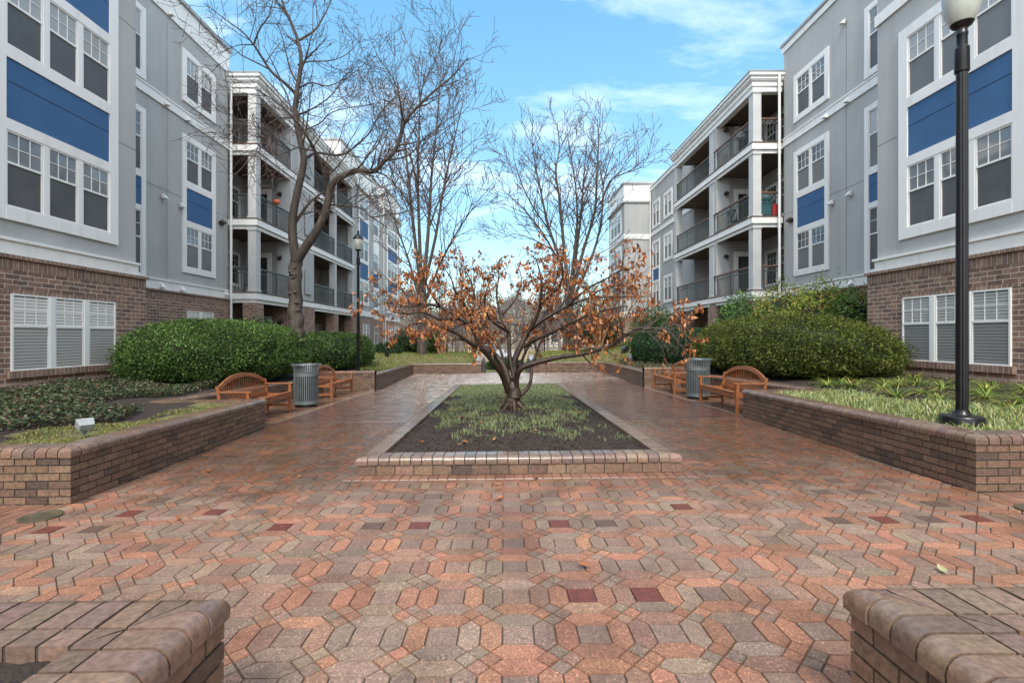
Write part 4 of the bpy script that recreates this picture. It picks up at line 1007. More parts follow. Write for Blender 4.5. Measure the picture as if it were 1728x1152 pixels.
def chair():
    t = empty('patio_chair'); m = M['liner']; s = MB(); s.box(-0.24, 0.24, -0.24, 0.24, 0.42, 0.45); s.build('seat', m, t)
    b = MB()
    for k in range(6): x = -0.2 + 0.08 * k; b.bar((x, 0.22, 0.45), (x, 0.32, 0.92), 0.04, 0.015, (0, 1, 0))
    b.bar((-0.24, 0.32, 0.92), (0.24, 0.32, 0.92), 0.05, 0.03); b.build('backrest', m, t)
    for x in (-0.22, 0.22):
        for y in (-0.22, 0.22): l = MB(); l.tube([(x, y, 0.43), (x * 1.08, y * 1.08, 0)], 0.016, 6); l.build('leg', m, t)
    return t
ch = chair(); G = 'dark patio chairs on the balconies'
place(ch, -11.3, 21.5, L.z(1.86), R(30), 'dark patio chair on the lowest corner balcony behind the big bare tree', 'chair', G)
for x, y, z, rz, lab in ((-11.2, 22.2, L.z(4.92), R(200), 'dark patio chair on the middle corner balcony, below the orange pumpkin'),
                         (11.0, 22.9, Rb.z(4.92), R(120), 'dark patio chair on the middle balcony, past the teal grill'),
                         (11.0, 25.6, Rb.z(8.0), R(60), 'dark patio chair on the top far balcony above the rust-leaved tree')):
    place(copy_tree(ch), x, y, z, rz, lab, 'chair', G)
link.world = True
# ================================================================== TREES
def smooth(pts, n=4):
    pts = [Vector(p) for p in pts]; out = []
    for i in range(len(pts) - 1):
        p0 = pts[max(0, i - 1)]; p1 = pts[i]; p2 = pts[i + 1]; p3 = pts[min(len(pts) - 1, i + 2)]
        for k in range(n):
            t = k / n; out.append(0.5 * ((2 * p1) + (p2 - p0) * t + (2 * p0 - 5 * p1 + 4 * p2 - p3) * t * t + (3 * p1 - p0 - 3 * p2 + p3) * t ** 3))
    out.append(pts[-1]); return out

def rvec(): 
    v = RNG.normal(size=3); return Vector(v / np.linalg.norm(v))

class Cfg:
    def __init__(self, **k): self.__dict__.update(k)

def grow(mb, p, d, L, r, lvl, c, tips):
    n = max(3, min(9, int(L / c.seg))); pts = [p]; rad = [r]; d = d.normalized()
    for i in range(n):
        d = (d + rvec() * c.wander + Vector((0, 0, c.up))).normalized(); p = p + d * (L / n); pts.append(p); rad.append(max(c.rmin, r * (1 - 0.72 * (i + 1) / n)))
    mb.tube(pts, rad, 6 if r > 0.03 else (4 if r > 0.011 else 3), cap=False, mi=0 if r > c.twig_r else 1)
    tips.append((pts[-1], d)); 
    if lvl < c.levels: sprout(mb, pts, rad, lvl + 1, c, tips, L)
    else: tips.append((pts[n // 2], d))

def sprout(mb, pts, rad, lvl, c, tips, L=None, t0=0.2, dens=None, scale=1.0):
    cum = [0.0]
    for a, b in zip(pts, pts[1:]): cum.append(cum[-1] + (b - a).length)
    L = cum[-1]; n = max(1, int(L * (dens or c.dens[lvl - 1]) + random.random()))
    for k in range(n):
        s = L * (t0 + (1 - t0) * (k + random.random()) / n); i = 1
        while i < len(cum) - 1 and cum[i] < s: i += 1
        f = (s - cum[i - 1]) / max(1e-6, cum[i] - cum[i - 1]); p = pts[i - 1].lerp(pts[i], f); r = rad[i - 1] * (1 - f) + rad[i] * f; d = (pts[i] - pts[i - 1]).normalized()
        side = rvec(); side = side - d * side.dot(d); side = side.normalized() if side.length > 0.05 else d.orthogonal()
        ang = random.uniform(*c.angle); nd = d * math.cos(ang) + side * math.sin(ang) + Vector((0, 0, c.lift))
        ln = c.length[lvl - 1] * random.uniform(0.55, 1.25) * scale * (1.05 - 0.4 * s / L)
        grow(mb, p, nd, ln, max(c.rmin, min(r * 0.6, c.rmax[lvl - 1])), lvl, c, tips)

def limb(mb, pix, r0, r1, Y0, Y1, c, tips, t0=0.3, dens=None, scale=1.0, sides=10, pw=1.0, tw=True, zoff=0.0):
    n = len(pix); pts = [P(x, y, Y0 + (Y1 - Y0) * (i / (n - 1)) ** 1.3) for i, (x, y) in enumerate(pix)]
    pts = smooth(pts, 4); m = len(pts); rad = [r0 + (r1 - r0) * (i / (m - 1)) ** pw for i in range(m)]
    for i in range(1, m - 1):
        pts[i] = pts[i] + rvec() * rad[i] * 0.25
    mb.tube(pts, rad, sides if r0 > 0.03 else 6, cap=True)
    if tw: sprout(mb, pts, rad, 1, c, tips, None, t0, dens, scale)
    tips.append((pts[-1], (pts[-1] - pts[-2]).normalized()))
    return pts, rad

def tree(name, label, base, cat='tree', group=None): return tag(empty(name, base), label, cat, group)

# --- the big bare tree on the left
c = Cfg(seg=0.28, wander=0.2, up=0.045, levels=3, dens=[2.6, 3.6, 4.4], length=[1.8, 0.85, 0.42], rmax=[0.032, 0.016, 0.01], rmin=0.0055, angle=(0.55, 1.15), lift=0.12, twig_r=0.02)
Yt = 15.0; b0 = P(500, 590, Yt); t = tree('bare_tree', 'tall bare tree with knobbly forked trunk and wide limbs behind the large clipped hedge', (b0.x, b0.y, 0.3))
tr = MB(); tw = MB(); tips = []
limb(tr, [(500, 612), (501, 575), (502, 545), (499, 514), (499, 475), (500, 437)], 0.24, 0.19, Yt, Yt, c, tips, tw=False, sides=14)
lm = lambda pix, r0, r1, ya, yb, **k: (limb(tr, pix, r0, r1, Yt + ya, Yt + yb, c, [], tw=False), None)[0]
LB = [([(500, 440), (494, 400), (495, 360), (504, 315), (513, 272), (507, 240), (498, 190), (502, 150), (508, 105), (503, 70), (489, 33), (477, 6), (468, -40)], 0.15, 0.022, 0, -0.6),
      ([(500, 442), (513, 421), (535, 388), (550, 355), (558, 318), (572, 300), (603, 288), (631, 289), (648, 272), (666, 255), (684, 206), (707, 178), (735, 152), (762, 130), (790, 98)], 0.155, 0.014, 0, -1.2),
      ([(499, 158), (480, 140), (458, 121), (440, 94), (428, 76), (410, 55), (380, 33), (345, 6)], 0.055, 0.01, -0.2, -1.5),
      ([(428, 76), (438, 50), (455, 24), (462, -10)], 0.03, 0.009, -0.9, -1.2), ([(428, 76), (405, 76), (388, 82), (365, 95)], 0.02, 0.006, -0.9, -1.4),
      ([(552, 330), (545, 289), (532, 255), (515, 225), (487, 190), (455, 165), (430, 150)], 0.06, 0.01, 0, -2.2),
      ([(499, 375), (520, 345), (542, 327), (566, 317)], 0.055, 0.02, 0, 0.8),
      ([(513, 272), (533, 258), (575, 262), (603, 244), (625, 222), (642, 190), (665, 165), (690, 140)], 0.05, 0.009, 0, 1.2),
      ([(556, 346), (582, 347), (610, 352), (627, 366), (655, 362), (679, 359), (700, 352)], 0.035, 0.007, 0, -1.5), ([(627, 366), (648, 380), (672, 394), (695, 408)], 0.018, 0.006, -0.8, -1.4),
      ([(625, 288), (650, 296), (672, 318), (695, 338), (708, 360)], 0.03, 0.007, -0.4, -1.0), ([(600, 290), (622, 262), (640, 240), (650, 200), (648, 165)], 0.035, 0.008, -0.2, 0.8),
      ([(505, 68), (530, 52), (545, 30), (559, 0), (566, -30)], 0.04, 0.012, -0.3, 0.4), ([(503, 110), (522, 104), (560, 102), (590, 88), (612, 60)], 0.03, 0.008, -0.3, 0.9),
      ([(502, 150), (525, 140), (555, 145), (590, 128), (618, 105)], 0.03, 0.007, -0.2, -1.2), ([(499, 195), (530, 182), (560, 160), (580, 130), (600, 118)], 0.03, 0.007, -0.1, -0.9),
      ([(504, 225), (540, 208), (560, 190), (600, 180), (640, 175)], 0.028, 0.007, 0, 1.5), ([(683, 208), (676, 170), (662, 130), (640, 100), (628, 70)], 0.03, 0.007, -0.7, -0.3),
      ([(707, 178), (715, 140), (735, 100), (760, 50)], 0.022, 0.006, -0.9, -0.4), ([(648, 272), (690, 262), (720, 230), (755, 215), (790, 180)], 0.03, 0.007, -0.5, -2.0),
      ([(482, 20), (455, -15), (430, -50)], 0.025, 0.01, -0.5, -1.4), ([(560, 320), (570, 350), (600, 330), (640, 330), (668, 318)], 0.02, 0.006, 0, -2.2),
      ([(497, 200), (470, 200), (440, 215), (412, 205), (385, 215)], 0.022, 0.006, -0.2, -2.0), ([(530, 255), (500, 250), (470, 262), (440, 250), (405, 262)], 0.022, 0.006, -0.5, -3.0), ([(487, 190), (470, 215), (445, 228), (430, 262)], 0.016, 0.006, -1.2, -2.5)]
for pix, r0, r1, ya, yb in LB:
    pts = smooth([P(x, y, Yt + ya + (yb - ya) * (i / (len(pix) - 1))) for i, (x, y) in enumerate(pix)], 4); m = len(pts); rad = [r0 + (r1 - r0) * (i / (m - 1)) ** 0.8 for i in range(m)]
    tr.tube(pts, rad, 10 if r0 > 0.05 else 6); sprout(tw, pts, rad, 1, c, tips, None, 0.35 if r0 > 0.1 else 0.12, 2.2 if r0 > 0.1 else 3.2)
for k in range(16):                                              # knots and burrs on the trunk
    y = random.uniform(440, 600); p = P(500 + random.uniform(-9, 9), y, Yt - 0.1); tr.tube([p + Vector((0, 0.1, 0)), p + Vector((random.uniform(-0.03, 0.03), -0.06, 0.02)), p + Vector((0, -0.11, 0))], [0.1, 0.06, 0.012], 8)
tr.build('trunk', M['bark'], t); tw.build('twigs', [M['bark'], M['twig']], t)

# --- the small rust-leaved tree in the centre bed
Yt = 8.6; t = tree('rust_leaved_tree', 'low spreading many-stemmed tree with wet dark bark and dry rust-orange leaves in the centre bed', (0.17, 8.6, 0.1))
c = Cfg(seg=0.11, wander=0.3, up=-0.005, levels=3, dens=[8.5, 9.0, 8.5], length=[0.64, 0.34, 0.19], rmax=[0.014, 0.008, 0.0055], rmin=0.0036, angle=(0.5, 1.15), lift=0.03, twig_r=0.012)
tr = MB(); tw = MB(); tips = []
limb(tr, [(866, 712), (866, 698), (866, 680), (866, 664), (866, 655), (866, 642)], 0.13, 0.055, Yt, Yt, c, tips, tw=False, sides=16, pw=4)
CB = [([(860, 664), (857, 640), (850, 618), (836, 600), (815, 584), (797, 552), (775, 530), (742, 506), (712, 500), (690, 484), (672, 466), (655, 455)], 0.075, 0.012, 0, 0.6),
      ([(858, 662), (848, 634), (836, 617), (818, 594), (795, 580), (768, 561), (742, 548), (715, 540), (690, 545)], 0.06, 0.01, 0, -1.2),
      ([(868, 662), (870, 640), (868, 610), (880, 582), (892, 558), (914, 536), (935, 520), (958, 505), (995, 489), (1042, 486), (1089, 486)], 0.075, 0.01, 0, 0.3),
      ([(870, 660), (872, 636), (882, 620), (920, 608), (948, 602), (989, 596), (1036, 580), (1067, 558), (1089, 552), (1115, 554), (1138, 556)], 0.06, 0.011, 0, -0.8),
      ([(876, 668), (890, 655), (896, 640), (898, 614), (904, 599), (911, 580), (929, 561), (973, 549), (1000, 540)], 0.04, 0.009, 0, 0.7),
      ([(884, 585), (905, 572), (930, 562), (951, 549), (975, 535), (1000, 520), (1030, 512), (1058, 505)], 0.038, 0.008, 0, -0.9),
      ([(868, 640), (860, 600), (858, 560), (845, 527), (838, 480), (842, 440), (838, 410)], 0.05, 0.008, 0, 0.5),
      ([(890, 562), (905, 530), (912, 500), (914, 461), (910, 430), (905, 408)], 0.045, 0.008, 0, -0.4),
      ([(835, 600), (820, 560), (802, 520), (800, 480), (790, 440), (778, 420)], 0.04, 0.007, 0, 0.8),
      ([(797, 552), (790, 515), (770, 480), (762, 450), (750, 425)], 0.03, 0.006, 0.2, -0.8), ([(742, 506), (728, 480), (716, 450), (708, 432)], 0.022, 0.006, 0.3, -0.5),
      ([(935, 520), (955, 490), (962, 455), (980, 430), (1000, 415)], 0.03, 0.006, 0.2, 1.1), ([(958, 505), (990, 470), (1020, 450), (1050, 430), (1070, 425)], 0.026, 0.006, 0.2, -0.6),
      ([(912, 500), (940, 470), (950, 440), (948, 415)], 0.024, 0.006, -0.3, -1.2), ([(845, 527), (870, 490), (880, 450), (872, 415)], 0.026, 0.006, 0.3, 1.2), ([(858, 560), (828, 535), (818, 500), (824, 460)], 0.028, 0.006, 0.1, -1.3),
      ([(864, 650), (852, 615), (838, 575), (815, 545), (790, 500), (800, 455)], 0.035, 0.006, 0, 1.4), ([(872, 640), (884, 600), (905, 560), (925, 510), (930, 470)], 0.035, 0.006, 0, 1.4),
      ([(775, 530), (745, 535), (715, 520), (680, 522), (650, 512)], 0.024, 0.006, 0.3, -0.7), ([(712, 500), (690, 508), (660, 498), (635, 505), (622, 515)], 0.018, 0.005, 0.5, 0.2),
      ([(1036, 580), (1060, 562), (1095, 560), (1125, 565), (1145, 556)], 0.02, 0.006, -0.6, -1.1), ([(995, 489), (1015, 470), (1050, 462), (1080, 470)], 0.02, 0.006, 0.2, 0.8)]
for pix, r0, r1, ya, yb in CB:
    pix = [(x + (x - 866) * 0.0 * (1 - ss(440, 560, y)) if y < 560 else x, 560 - (560 - y) * 0.8 if y < 560 else y) for x, y in pix]
    pts = smooth([P(x, y, Yt + ya + (yb - ya) * (i / (len(pix) - 1))) for i, (x, y) in enumerate(pix)], 4); m = len(pts); rad = [r0 * 1.0 + (r1 - r0 * 1.0) * (i / (m - 1)) ** 0.85 for i in range(m)]
    tr.tube(pts, rad, 10 if r0 > 0.03 else 7); sprout(tw, pts, rad, 1, c, tips, None, 0.45 if r0 > 0.05 else 0.25, 3.4 if r0 > 0.05 else 5.0)
for k in range(7):                                              # surface roots
    a = k * 0.9 + 0.3; p = Vector((0.17, 8.6, cz(0.17, 8.6))); tr.tube([p + Vector((math.cos(a) * 0.1, math.sin(a) * 0.1, 0.12)), p + Vector((math.cos(a) * 0.2, math.sin(a) * 0.2, 0.03)), p + Vector((math.cos(a) * 0.3, math.sin(a) * 0.3, -0.05))], [0.042, 0.028, 0.01], 8)
tr.build('trunk', M['wetbark'], t); tw.build('twigs', [M['wetbark'], M['twig']], t)
# dry leaves: hanging in clumps from some of the twig ends
pos = []; dr = []
random.shuffle(tips)
for p, d in tips:
    if p.z < 0.85: continue
    w = 0.34 + 0.5 * (0.5 + 0.5 * math.sin(p.x * 3.1 + p.z * 2.3)) * (0.6 if p.z > 2.7 else 1.0)
    if random.random() > w * 0.58: continue
    for k in range(random.choice((1, 2, 3, 4, 6))):
        pos.append(p + rvec() * 0.045); dr.append(d * 0.3 + rvec() * 0.5 + Vector((0, 0, -0.95)))
pos = np.array(pos); dr = np.array(dr); n = len(pos); nm = norm(RNG.normal(size=(n, 3)))
RUST = [((0.42, 0.152, 0.045), 4), ((0.3, 0.095, 0.03), 3), ((0.48, 0.24, 0.1), 2.2), ((0.19, 0.062, 0.029), 2)]
leaves('dry_leaves', pos, dr, nm, RNG.uniform(0.05, 0.1, n), RNG.uniform(0.026, 0.052, n), colmix(n, *RUST), M['dryleaf'], t, 0.3, 0.35)
print('leaves', n)

# --- tall many-stemmed bare trees beyond the plaza
c = Cfg(seg=0.7, wander=0.13, up=0.05, levels=3, dens=[1.25, 1.5, 1.9], length=[3.2, 1.5, 0.8], rmax=[0.04, 0.02, 0.012], rmin=0.013, angle=(0.5, 1.0), lift=0.15, twig_r=0.03)
def stems(label, Yt, LBs, m1, m2, basez):
    b = P(LBs[0][0][0][0], 590, Yt); t = tree('bare_tree', label, (b.x, Yt, basez), group='tall bare trees beyond the plaza'); tr = MB(); tw = MB()
    for pix, r0, r1, ya, yb in LBs:
        pts = smooth([P(x, y, Yt + ya + (yb - ya) * (i / (len(pix) - 1))) for i, (x, y) in enumerate(pix)], 3); m = len(pts); rad = [r0 + (r1 - r0) * (i / (m - 1)) ** 0.8 for i in range(m)]
        tr.tube(pts, rad, 8); sprout(tw, pts, rad, 1, c, [], None, 0.28, 1.7)
    tr.build('trunk', m1, t); tw.build('twigs', [m1, m2], t)
stems('tall bare tree with upright stems on one dark trunk, on the lawn by crape myrtles', 30.0,
      [([(712, 612), (712, 560), (713, 520), (712, 480)], 0.32, 0.24, 0, 0), ([(712, 490), (702, 420), (692, 330), (684, 250), (676, 180), (668, 125)], 0.15, 0.02, 0, -1), ([(711, 490), (708, 400), (705, 300), (708, 200), (706, 110)], 0.15, 0.02, 0, 1),
       ([(713, 490), (722, 400), (728, 300), (738, 200), (744, 110)], 0.16, 0.02, 0, 0), ([(714, 490), (735, 400), (750, 310), (768, 230), (784, 160)], 0.13, 0.018, 0, -1), ([(711, 520), (690, 440), (665, 370), (645, 300)], 0.1, 0.015, 0, 1),
       ([(716, 510), (750, 430), (785, 370), (815, 330)], 0.1, 0.015, 0, -2), ([(726, 380), (745, 330), (775, 285), (806, 245)], 0.07, 0.015, 0, 2), ([(705, 320), (690, 260), (655, 210), (640, 170)], 0.06, 0.014, 0, 2)], M['bark'], M['twig'], -0.2)
stems('tall bare tree with many stems fanning out, beyond the stair behind the rust leaves', 35.0,
      [([(961, 612), (961, 560), (961, 520), (961, 490)], 0.36, 0.3, 0, 0), ([(959, 500), (945, 440), (925, 380), (912, 320), (902, 270), (897, 225)], 0.15, 0.022, 0, -1), ([(960, 500), (950, 400), (945, 340), (938, 290), (944, 250), (940, 210)], 0.15, 0.022, 0, 1),
       ([(961, 500), (972, 400), (974, 350), (968, 290), (958, 235)], 0.13, 0.02, 0, -2), ([(963, 500), (976, 400), (982, 340), (986, 290), (990, 240)], 0.13, 0.02, 0, 2), ([(964, 500), (985, 420), (1003, 360), (1007, 300), (1010, 240), (1008, 202)], 0.15, 0.022, 0, 0),
       ([(965, 510), (1000, 430), (1015, 370), (1020, 300), (1042, 235)], 0.13, 0.02, 0, 1), ([(1014, 345), (1030, 305), (1060, 290), (1080, 275), (1103, 256)], 0.07, 0.018, 0, -1), ([(950, 455), (920, 400), (890, 360), (865, 335), (845, 318)], 0.09, 0.016, 0, 1),
       ([(928, 390), (900, 350), (878, 305), (866, 262)], 0.07, 0.016, 0, -2), ([(930, 420), (895, 402), (868, 395), (848, 402)], 0.05, 0.014, 0, 0)], M['bark'], M['twig'], -0.2)

# crape myrtles with smooth tan stems
def myrtle(label, x, y, z, H, sp, n=5, leafc=None):
    t = tree('crape_myrtle', label, (x, y, z), group='crape myrtles with smooth tan stems'); tr = MB(); tw = MB(); tips = []
    cc = Cfg(seg=0.3, wander=0.16, up=0.06, levels=2, dens=[2.6, 3.2], length=[1.2, 0.6], rmax=[0.02, 0.011], rmin=0.006, angle=(0.4, 0.8), lift=0.25, twig_r=0.03)
    for k in range(n):
        a = 2 * math.pi * k / n + random.uniform(-0.4, 0.4); p = Vector((x + 0.13 * math.cos(a), y + 0.13 * math.sin(a), z - 0.1)); pts = [p]; d = Vector((math.cos(a) * sp, math.sin(a) * sp, 1)).normalized()
        for i in range(7): d = (d + rvec() * 0.09 + Vector((math.cos(a), math.sin(a), 0)) * 0.03).normalized(); pts.append(pts[-1] + d * H / 7)
        rad = [0.085 - 0.065 * i / 7 for i in range(8)]; pts2 = smooth(pts, 2); rad2 = [0.085 - 0.068 * i / (len(pts2) - 1) for i in range(len(pts2))]; tr.tube(pts2, rad2, 8); sprout(tw, pts2, rad2, 1, cc, tips, None, 0.4)
    tr.build('trunk', M['tanbark'], t); tw.build('twigs', [M['tanbark'], M['twig']], t)
    if leafc:
        ps = np.array([p for p, d in tips for _ in range(3)]) + RNG.normal(0, 0.09, (len(tips) * 3, 3)); m = len(ps)
        leaves('foliage', ps, RNG.normal(size=(m, 3)) + [0, 0, -0.4], RNG.normal(size=(m, 3)), RNG.uniform(0.06, 0.12, m), 0.045, colmix(m, *leafc), M['leaf'], t)
myrtle('crape myrtle with four thick tan stems on the far lawn beside the dark trunk', -4.05, 31.5, 0.2, 4.6, 0.14, 4)
myrtle('slim crape myrtle with pale tan stems right beside the stair, behind the rust-leaved tree', -1.9, 33.5, -0.1, 4.2, 0.2, 4)
myrtle('slim crape myrtle growing from the lower field beyond the stair cheek wall', -2.9, 40.0, -0.8, 4.6, 0.2, 3)
myrtle('crape myrtle with tan stems and some olive and russet leaves by the dark box floodlight', 6.0, 30.5, 0.45, 4.2, 0.2, 6, [((0.11, 0.1, 0.025), 3), ((0.2, 0.08, 0.03), 2), ((0.06, 0.085, 0.02), 2)])
myrtle('crape myrtle with dense russet and olive twigs above the pale round ground light', 7.4, 33.0, 0.6, 4.6, 0.22, 6, [((0.14, 0.09, 0.03), 2), ((0.22, 0.085, 0.035), 2), ((0.07, 0.09, 0.02), 3)])

# bare trees far off across the field
def far_tree(H, seed):
    random.seed(seed); t = empty('bare_tree'); tr = MB(); tw = MB(); tips = []
    cc = Cfg(seg=0.9, wander=0.16, up=0.05, levels=3, dens=[1.1, 1.2, 1.5], length=[H * 0.3, H * 0.15, H * 0.08], rmax=[0.09, 0.045, 0.03], rmin=0.026, angle=(0.5, 1.0), lift=0.2, twig_r=0.04)
    pts = [Vector((0, 0, -0.2))]; d = Vector((0, 0, 1))
    for i in range(8): d = (d + rvec() * 0.07 + Vector((0, 0, 0.05))).normalized(); pts.append(pts[-1] + d * H * 0.85 / 8)
    rad = [0.26 * (1 - 0.88 * i / 8) for i in range(9)]; tr.tube(pts, rad, 8); sprout(tw, pts, rad, 1, cc, tips, None, 0.22, 1.9)
    tr.build('trunk', M['farbark'], t); tw.build('twigs', [M['farbark'], M['farbark']], t); return t
link.world = False
protos = [far_tree(10, 3), far_tree(12, 5), far_tree(9, 9)]
link.world = True
random.seed(21); used = [False] * 3; G = 'bare trees far off across the field'
spots = [(-4.4, 45, 0), (-9.5, 57, 1), (-5.8, 68, 2), (-1.8, 60, 1), (1.8, 66, 0), (4.5, 58, 2), (8.2, 70, 1), (12, 60, 0), (16, 72, 2), (-13, 74, 0), (-2.2, 84, 1), (3.2, 86, 2), (8, 88, 0), (13, 86, 1), (-8, 88, 2), (19, 82, 1), (-17, 86, 1), (5.6, 46, 1), (-16, 62, 2), (23, 66, 0)] + [(-34 + 3.4 * k + random.uniform(-1, 1), random.choice((101, 104, 108, 112)), k % 3) for k in range(24)] + [(-8.5, 78, 2), (-4.5, 75, 1), (0.3, 73, 0), (5.8, 78, 1), (10.5, 79, 2), (-11.5, 66, 1), (14.5, 66, 2)]
for k, (x, y, i) in enumerate(spots):
    o = protos[i] if not used[i] else copy_tree(protos[i]); used[i] = True; o.location = (x, y, FIELD); o.rotation_euler = (0, 0, random.uniform(0, 6.28)); q = random.uniform(0.85, 1.15); o.scale = (q, q, q)
    lab = 'thick grey trunk of a bare tree just past the lawn edge beside the stair' if k == 0 else 'distant grey bare tree among many on the straw coloured field beyond the stair'
    tag(o, lab, 'tree', G)
# the wood closing the view beyond the road: a mass of bare twigs nobody could count
n = 70000; x = RNG.uniform(-60, 60, n); x = x[(x < 9) | (x > 24) | (RNG.random(n) < 0.35)]; n = len(x); y = RNG.uniform(101, 106, n); hh = 8.5 + 2.0 * np.sin(x * 0.21) + 1.4 * np.sin(x * 0.57 + 1); z = FIELD + hh * RNG.random(n) ** 0.8
tag(leaves('far_woods', np.c_[x, y, z], np.c_[RNG.normal(0, 0.6, n), RNG.normal(0, 0.3, n), np.abs(RNG.normal(0.8, 0.5, n))], RNG.normal(size=(n, 3)), RNG.uniform(0.6, 2.2, n), RNG.uniform(0.05, 0.14, n), colmix(n, ((0.2, 0.165, 0.15), 3), ((0.14, 0.115, 0.105), 2), ((0.25, 0.2, 0.16), 1)), M['chip'], None, 0.1), 'grey-brown bare wood closing the view beyond the far road', 'wood', kind='stuff')

# ================================================================== SHRUBS, HEDGES, GROUND COVER
def lump(p, f): return (np.sin(p[:, 0] * f + 1.3) * np.sin(p[:, 1] * f * 1.1 + 0.4) + np.sin(p[:, 2] * f * 1.3 + p[:, 0] * f * 0.6) + np.sin(p[:, 1] * f * 0.7 - p[:, 2] * f)) / 3
def hedge(name, label, cx, cy, a, b, z0, z1, n, ls, cols, power=3.0, cat='hedge', group=None, depth=0.1, lumps=0.05, zc=0.4, lf=3.0, lw=0.5, droop=0.0, rot=0.0):
    t = tag(empty(name, (cx, cy, z0)), label, cat, group); H = z1 - z0; c_ = H * (1 - zc); ctr = np.array([cx, cy, z0 + H * zc]); ca, sa = math.cos(rot), math.sin(rot)
    def surf(d, k):
        low = d[:, 2] < 0; cz_ = np.where(low, H * zc, c_)
        r = (np.abs(d[:, 0] / a) ** power + np.abs(d[:, 1] / b) ** power + np.abs(d[:, 2] / cz_) ** power) ** (-1 / power); p = d * r[:, None]
        p *= (1 + lumps * lump(p, lf) + lumps * 0.6 * lump(p, lf * 2.7) + lumps * 0.35 * lump(p, lf * 6))[:, None] * k
        return np.stack([p[:, 0] * ca - p[:, 1] * sa, p[:, 0] * sa + p[:, 1] * ca, p[:, 2]], 1)
    d = norm(RNG.normal(size=(n, 3)) * np.array([a, b, c_])); d = d[d[:, 2] > -0.55]; n = len(d)
    k = 1 + depth * (0.55 * RNG.random(n) ** 7 - RNG.random(n) ** 1.5); p = surf(d, k[:, None]) + ctr; out = norm(d / np.array([a, b, c_]) ** 1.0)
    tang = RNG.normal(size=(n, 3)); dirs = norm(out * 0.75 + tang * 0.5 + np.array([0, 0, 0.1 - droop])); nrm = norm(out * 0.9 + RNG.normal(size=(n, 3)) * 0.5)
    ok = (p[:, 2] > z0 - 0.05) & ((lump(p, 4.7) > -0.52) | (RNG.random(n) < 0.35))
    L_ = RNG.uniform(0.55, 1.5, n) * ls
    leaves('foliage', p[ok], dirs[ok], nrm[ok], L_[ok], L_[ok] * lw, colmix(int(ok.sum()), *cols) * (1 + 0.4 * lump(p[ok], 6.3))[:, None], M['leaf'], t, 0.15, 0.12)
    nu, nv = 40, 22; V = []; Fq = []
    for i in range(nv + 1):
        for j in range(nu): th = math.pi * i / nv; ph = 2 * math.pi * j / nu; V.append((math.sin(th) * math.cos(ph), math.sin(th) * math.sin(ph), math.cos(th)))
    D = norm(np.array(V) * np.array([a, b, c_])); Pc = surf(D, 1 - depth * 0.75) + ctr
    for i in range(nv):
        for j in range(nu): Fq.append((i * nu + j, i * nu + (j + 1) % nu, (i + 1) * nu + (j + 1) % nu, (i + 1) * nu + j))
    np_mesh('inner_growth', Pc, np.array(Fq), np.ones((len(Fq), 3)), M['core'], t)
    return t
YEW = [((0.05, 0.1, 0.022), 4), ((0.08, 0.142, 0.03), 3), ((0.14, 0.215, 0.05), 1.7), ((0.026, 0.052, 0.014), 1.6)]
OLIVE = [((0.072, 0.094, 0.015), 4), ((0.1, 0.117, 0.02), 3), ((0.145, 0.147, 0.03), 1.3), ((0.038, 0.053, 0.01), 2)]
DARK = [((0.014, 0.04, 0.013), 4), ((0.022, 0.058, 0.018), 3), ((0.04, 0.09, 0.025), 1)]
G = 'clipped evergreen hedges'
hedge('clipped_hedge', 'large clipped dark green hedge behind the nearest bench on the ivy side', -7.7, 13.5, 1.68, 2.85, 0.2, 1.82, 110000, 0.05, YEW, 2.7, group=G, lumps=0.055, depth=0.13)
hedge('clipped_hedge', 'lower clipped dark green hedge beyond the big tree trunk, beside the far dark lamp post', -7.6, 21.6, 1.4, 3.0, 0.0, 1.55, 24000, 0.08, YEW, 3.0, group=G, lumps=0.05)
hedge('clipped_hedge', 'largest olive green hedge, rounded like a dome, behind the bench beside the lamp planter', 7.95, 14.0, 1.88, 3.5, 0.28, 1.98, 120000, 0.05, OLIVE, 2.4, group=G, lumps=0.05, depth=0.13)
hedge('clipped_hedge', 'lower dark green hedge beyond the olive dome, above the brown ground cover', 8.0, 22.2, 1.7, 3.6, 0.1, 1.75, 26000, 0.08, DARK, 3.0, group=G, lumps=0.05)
NAND = [((0.17, 0.24, 0.035), 3), ((0.26, 0.3, 0.05), 2.5), ((0.09, 0.16, 0.03), 2.5), ((0.42, 0.3, 0.08), 0.9), ((0.34, 0.15, 0.07), 0.6)]
G = 'feathery shrubs against the brick wall'
for x, y, r, z1, lab, cc in ((8.85, 18.0, 0.95, 2.9, 'dark feathery green shrub with blue tint, under the balcony corner by the brick pier', [((0.08, 0.17, 0.045), 3), ((0.15, 0.24, 0.06), 2), ((0.05, 0.1, 0.03), 2)]),
                             (9.7, 16.9, 1.1, 3.05, 'bright yellow-green feathery shrub, second from the balcony corner', NAND), (10.1, 15.5, 1.05, 3.05, 'tallest yellow-green feathery shrub with russet tips against the brick wall', NAND[:2] + NAND[3:] + NAND[1:2]),
                             (10.35, 14.35, 0.85, 2.75, 'deep green feathery shrub with orange tips nearest the narrow brick wall window', [((0.07, 0.15, 0.03), 3), ((0.12, 0.2, 0.04), 2), ((0.3, 0.15, 0.05), 0.4)])):
    hedge('feathery_shrub', lab, x, y, r, r * 1.1, 0.3, z1, 9000, 0.11, cc, 2.0, 'shrub', G, 0.35, 0.16, 0.35, 3.2, 0.3, 0.4)
G = 'loose green shrubs around the lawns'
